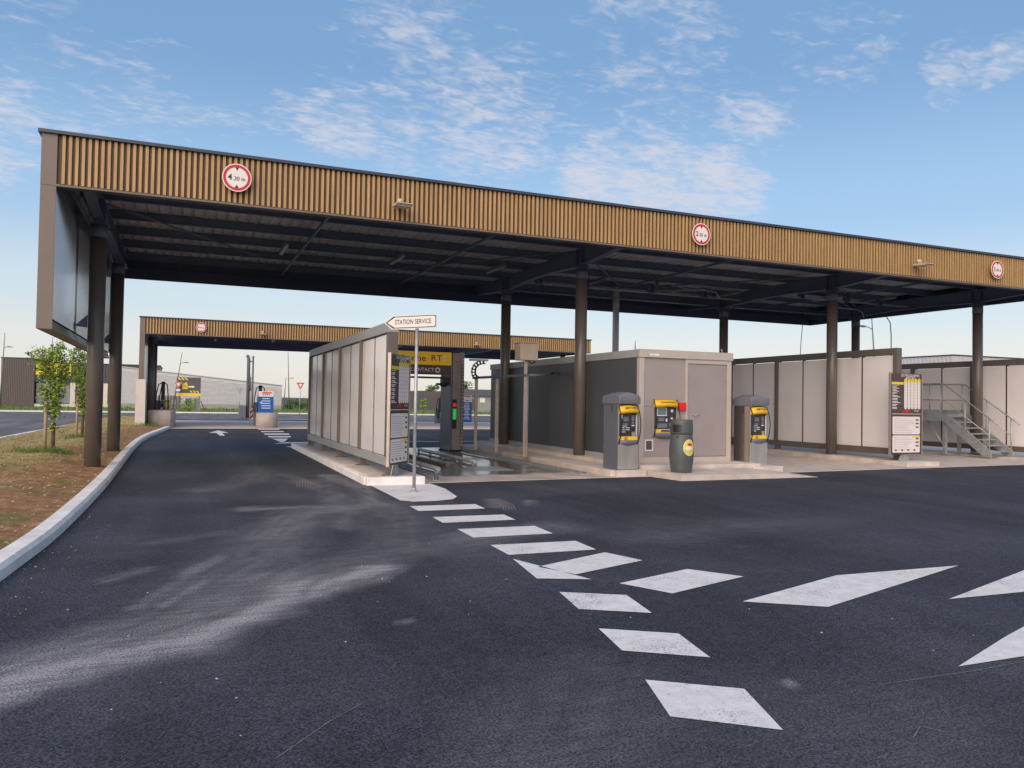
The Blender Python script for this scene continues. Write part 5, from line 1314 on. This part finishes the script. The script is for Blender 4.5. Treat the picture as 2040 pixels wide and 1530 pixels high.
mb = MB('silver'); mb.box((58.4,45,.0),(84,60,6.05)); mb.m('silver'); ribbed(mb, 58.4, 84, 45, 4.2, 6.0, .38, .06); ym = [45+i*.38 for i in range(38)]
for yy in ym: mb.box((58.34,yy,4.2),(58.399,yy+.19,6.0))
mb.build('wall', t); MB('coping').box((58.3,44.9,6.055),(84.1,60.1,6.14)).build('roof', t)

# ------------------------------------------------------------------ street lamps
def lamp(label, x, y, h, lean, arm, arm_h, head=.55):
    t = thing('street_lamp', label, 'street lamp', (x, y, 0), 0, 'tall street lamps along the road')
    MB('lamp').tube([(x,y,-.02),(x+lean*.5,y,h*.5),(x+lean,y,h)], [.085,.065,.03], 10).build('pole', t)
    if arm:
        bx = x + lean*arm_h/h
        MB('lamp').tube([(bx,y,arm_h-.15),(bx+arm*.5,y,arm_h),(bx+arm,y,arm_h+.03)], .028, 8).build('arm', t)
        mb = MB('lamp'); s = 1 if arm > 0 else -1
        mb.extr([(0,-.04),(s*head,-.02),(s*head*1.02,.02),(s*head*.4,.09),(0,.06)], (bx+arm-s*.05, y-.12, arm_h+.01), X, Z, Y, 0, .24); mb.build('lamp_head', t)
lamp('slanted street lamp at the left edge above the dark shop', -18.4, 100, 8.3, .28, .35, 6.75)
lamp('slanted street lamp mast above the yellow billboard', -1.1, 100, 6.9, .88, .45, 5.65)
lamp('straight street lamp mast right of the blue totem', 13.4, 110, 8.0, -.32, .42, 4.4, .3)
lamp('thin slanted lamp mast just left of the straight mast', 12.75, 111, 4.6, .25, 0, 0)
lamp('street lamp with double bend arm seen behind the middle wash screen', 44.6, 40, 8.0, -.75, -.75, 7.2, .75)

# ------------------------------------------------------------------ signs beyond the fuel canopy
def give_way(label, x, y, zc, back=False):
    t = thing('give_way_sign', label, 'road sign', (x, y, 0), 0, 'triangular give way signs')
    MB('galv').tube([(x,y+.06,-.02),(x,y+.06,zc+.25)], .04, 10).build('pole', t)
    def tri(r): return [(r*math.cos(R(a)), r*math.sin(R(a))) for a in (-90, 30, 150)]
    MB('signw' if not back else 'galv').extr(tri(.46), (x,y,zc), X, Z, -Y, -.01, .01).build('plate', t)
    if not back:
        MB('red').extr(tri(.42), (x,y,zc), X, Z, -Y, .011, .014).build('border', t)
        MB('signw').extr(tri(.235), (x,y,zc), X, Z, -Y, .015, .017).build('face', t)
        MB('signw').box((x-.2,y-.012,zc-.72),(x+.2,y+.01,zc-.50)).build('plaque', t)
give_way('triangular give way sign in front of the yellow billboard', -.5, 89.6, 2.93)
give_way('triangular give way sign standing alone left of the wash screen', 10.24, 76, 2.92)
give_way('grey back of a triangular sign left of the vent pipes', 5.66, 90, 2.45, True)
t = thing('billboard', 'black and yellow roadside billboard with a white arrow', 'billboard', (.5, 90, 0))
bx0, bx1, bz0, bz1 = -.66, 1.72, 1.70, 3.70
MB('bldg').box((bx0,90,2.02),(bx1,90.08,bz1)).build('panel', t)
mb = MB('signyel'); mb.box((bx0,89.99,bz0),(bx1,90.08,2.018)); mb.build('yellow_strip', t)
mb = MB('signyel'); mb.extr([(-.1,2.45),(.42,2.45),(.42,3.0),(.35,3.0),(.35,3.15),(.24,3.15),(-.1,2.98)], (0,89.998,0), X, Z, -Y, 0, .012)
for i in range(3): mb.extr([(-.6+i*.34,3.66),(-.42+i*.34,3.66),(-.22+i*.34,3.4),(-.40+i*.34,3.4)], (0,89.998,0), X, Z, -Y, 0, .01); mb.extr([(.62+i*.32,2.3),(.78+i*.32,2.3),(.94+i*.32,2.08),(.78+i*.32,2.08)], (0,89.998,0), X, Z, -Y, 0, .01)
mb.build('yellow_print', t)
mb = MB('inkd'); mb.box((-.02,89.983,2.80),(.34,89.985,2.86)); mb.box((-.02,89.983,2.62),(.34,89.985,2.68)); mb.build('dark_print', t)
mb = MB('signw'); mb.extr([(.5,2.62),(.9,2.62),(.9,2.56),(1.14,2.70),(.9,2.84),(.9,2.78),(.5,2.78)], (0,89.998,0), X, Z, -Y, 0, .01); mb.build('white_arrow', t)
for x in (-.5,1.55): MB('lamp').box((x,90.09,-.02),(x+.1,90.19,3.6)).build('post', t)
t = thing('utility_cabinet', 'cream utility cabinet on legs under the billboard corner', 'cabinet', (1.42, 92, .05))
MB('wallconc').box((1.1,91.8,.15),(1.75,92.2,1.52)).build('body', t); MB('black').box((1.2,91.79,1.25),(1.36,91.799,1.35)).build('label_plate', t)
mb = MB('stake'); mb.tube([(1.8,92,1.2),(2.25,92,.1)], .045, 8); tag(mb.build('prop_post'), 'pale slanting prop leaning by the cream cabinet', 'post')

# blue totems, concrete drums, pumps
def stadium(cx, cy, w, d, n=10):
    out = []
    for s, a0 in ((1,-90),(-1,90)):
        for k in range(n+1):
            a = R(a0+180*k/n); out.append((cx+s*(w/2-d/2)*1 + d/2*math.cos(a), cy+d/2*math.sin(a)))
    return out
tag(MB('drum').prism([(-1.62,43.3)]+[(-1.62,46.4)]+[( -.62 + .28*math.cos(R(a)), 44.9+1.55*math.sin(R(a))) for a in range(90,-91,-15)], 0, .90, True).build('planter_wall'), 'rounded grey concrete block at the left end of the fuel canopy', 'concrete block')
tag(MB('drum').prism(stadium(4.22,44.2,1.15,1.1), 0, .82, True).build('concrete_drum'), 'rounded grey concrete block under the blue totem', 'concrete block')
def totem(label, x, y, z0, w, zt, rows):
    t = thing('price_totem', label, 'sign', (x, y, z0), 0, 'blue information totems at the pumps')
    zb_ = z0 + (zt-z0)*.74
    MB('blue').box((x-w/2,y,z0),(x+w/2,y+.16,zb_)).build('blue_panel', t); 
    MB('signw').box((x-w/2,y-.002,zb_+.001),(x+w/2,y+.16,zt)).build('white_panel', t, bevel=.02)
    MB('orange').box((x-w*.28,y-.014,zt-.12),(x+w*.35,y-.003,zt-.035)).build('orange_band', t)
    mb = MB('sheet'); rr = random.Random(3)
    for i in range(rows):
        z = zb_ - .10 - i*(zb_-z0-.22)/rows; k = rr.uniform(.2,.36); mb.box((x-w*k,y-.006,z-.022),(x+w*k,y-.001,z+.022))
    mb.extr([(-.0,.0),(.12,.07),(.12,-.07)], (x-w*.42,y-.001,zb_-.32), X, Z, -Y, 0, .006)
    mb.m('inkd'); 
    for i in range(4): mb.box((x-w*.2+i*w*.12,y-.012,zb_+.09),(x-w*.13+i*w*.12,y-.004,zb_+.15))
    mb.build('print', t); return t
totem('blue totem with white and orange top standing on the concrete block', 4.14, 44.0, .825, .78, 1.98, 5)
totem('blue totem with dense white text seen right of the gantry leg', 18.5, 52, .14, .74, 2.05, 11)
def pump(label, x, y, z0, h, s=1):
    t = thing('fuel_pump', label, 'fuel pump', (x, y, z0), 0, 'fuel pumps under the far canopy')
    MB('greyd').box((x-.34,y-.25,z0),(x+.34,y+.25,z0+h*.58)).build('cabinet', t, bevel=.03)
    MB('beige').box((x+.12,y-.26,z0+h*.1),(x+.33,y-.251,z0+h*.55)).build('front_panel', t)
    MB('signyel').box((x+.1,y-.262,z0+h*.46),(x+.335,y-.2615,z0+h*.55)).build('yellow_plate', t)
    MB('black').box((x-.10,y-.12,z0+h*.585),(x+.08,y+.12,z0+h)).build('hose_mast', t, bevel=.03)
    for k, (dx, b) in enumerate(((-.05,-.42),(.02,-.2),(.06,.30))):
        MB('hose').tube([(x+dx,y-.1,z0+h*.98),(x+dx+b*.45,y-.18,z0+h*.93),(x+b*.85,y-.30,z0+h*.66),(x+b*.9,y-.31,z0+h*.40),(x+b*.5,y-.30,z0+h*.2),(x+b*.2,y-.28,z0+h*.36)], .028, 8).build('hose', t)
    mb = MB('black'); mb.box((x-.12,y-.33,z0+h*.33),(x+.02,y-.262,z0+h*.5)); mb.build('nozzle', t)
    MB('sheet').box((x-.10,y-.336,z0+h*.2),(x-.02,y-.331,z0+h*.42)).build('sticker', t)
pump('fuel pump with black hoses behind the left concrete block', -1.0, 46.6, .0, 2.42)
pump('fuel pump partly hidden behind the blue totem', 4.15, 47.6, .0, 2.35)
pump('small dark fuel pump seen left of the gantry leg', 17.15, 54, .01, 1.85)
t = thing('vent_pipes', 'pair of tall grey vent pipes beside the far pumps', 'vent pipe', (4.95, 66, 0))
MB('lamp').tube([(4.80,66,0),(4.80,66,4.75),(4.74,66,4.95),(4.62,66,5.0)], .13, 12).build('vent_pipe', t)
MB('lamp').tube([(5.14,66,0),(5.14,66,5.0)], .075, 10).build('vent_pipe', t)
MB('steel_dark').box((4.83,65.94,4.5),(5.12,66.06,4.6)).build('cross_bar', t)
MB('white').tube([(4.97,66,.9),(4.97,66,3.6)], .05, 8).build('level_tube', t)
MB('steel_dark').tube([(4.96,65.9,2.2),(4.96,65.9,3.3)], .06, 8).build('valve', t)
tag(MB('grey').box((4.12,65.7,0),(4.66,66.3,1.0)).build('service_box', bevel=.02), 'grey service box at the foot of the vent pipes', 'box')
t = thing('warning_post', 'small red and white striped warning post by the far pumps', 'warning post', (4.35, 56, 0))
MB('signw').box((4.2,55.97,.1),(4.52,56.03,.9)).build('board', t)
mb = MB('red')
for i in range(2): mb.extr([(0,0),(.30,.28),(.30,.44),(0,.16)], (4.21,55.968,.14+i*.34), X, Z, -Y, 0, .004)
mb.build('stripes', t); MB('galv').box((4.33,56.031,0),(4.39,56.07,.85)).build('stake', t)
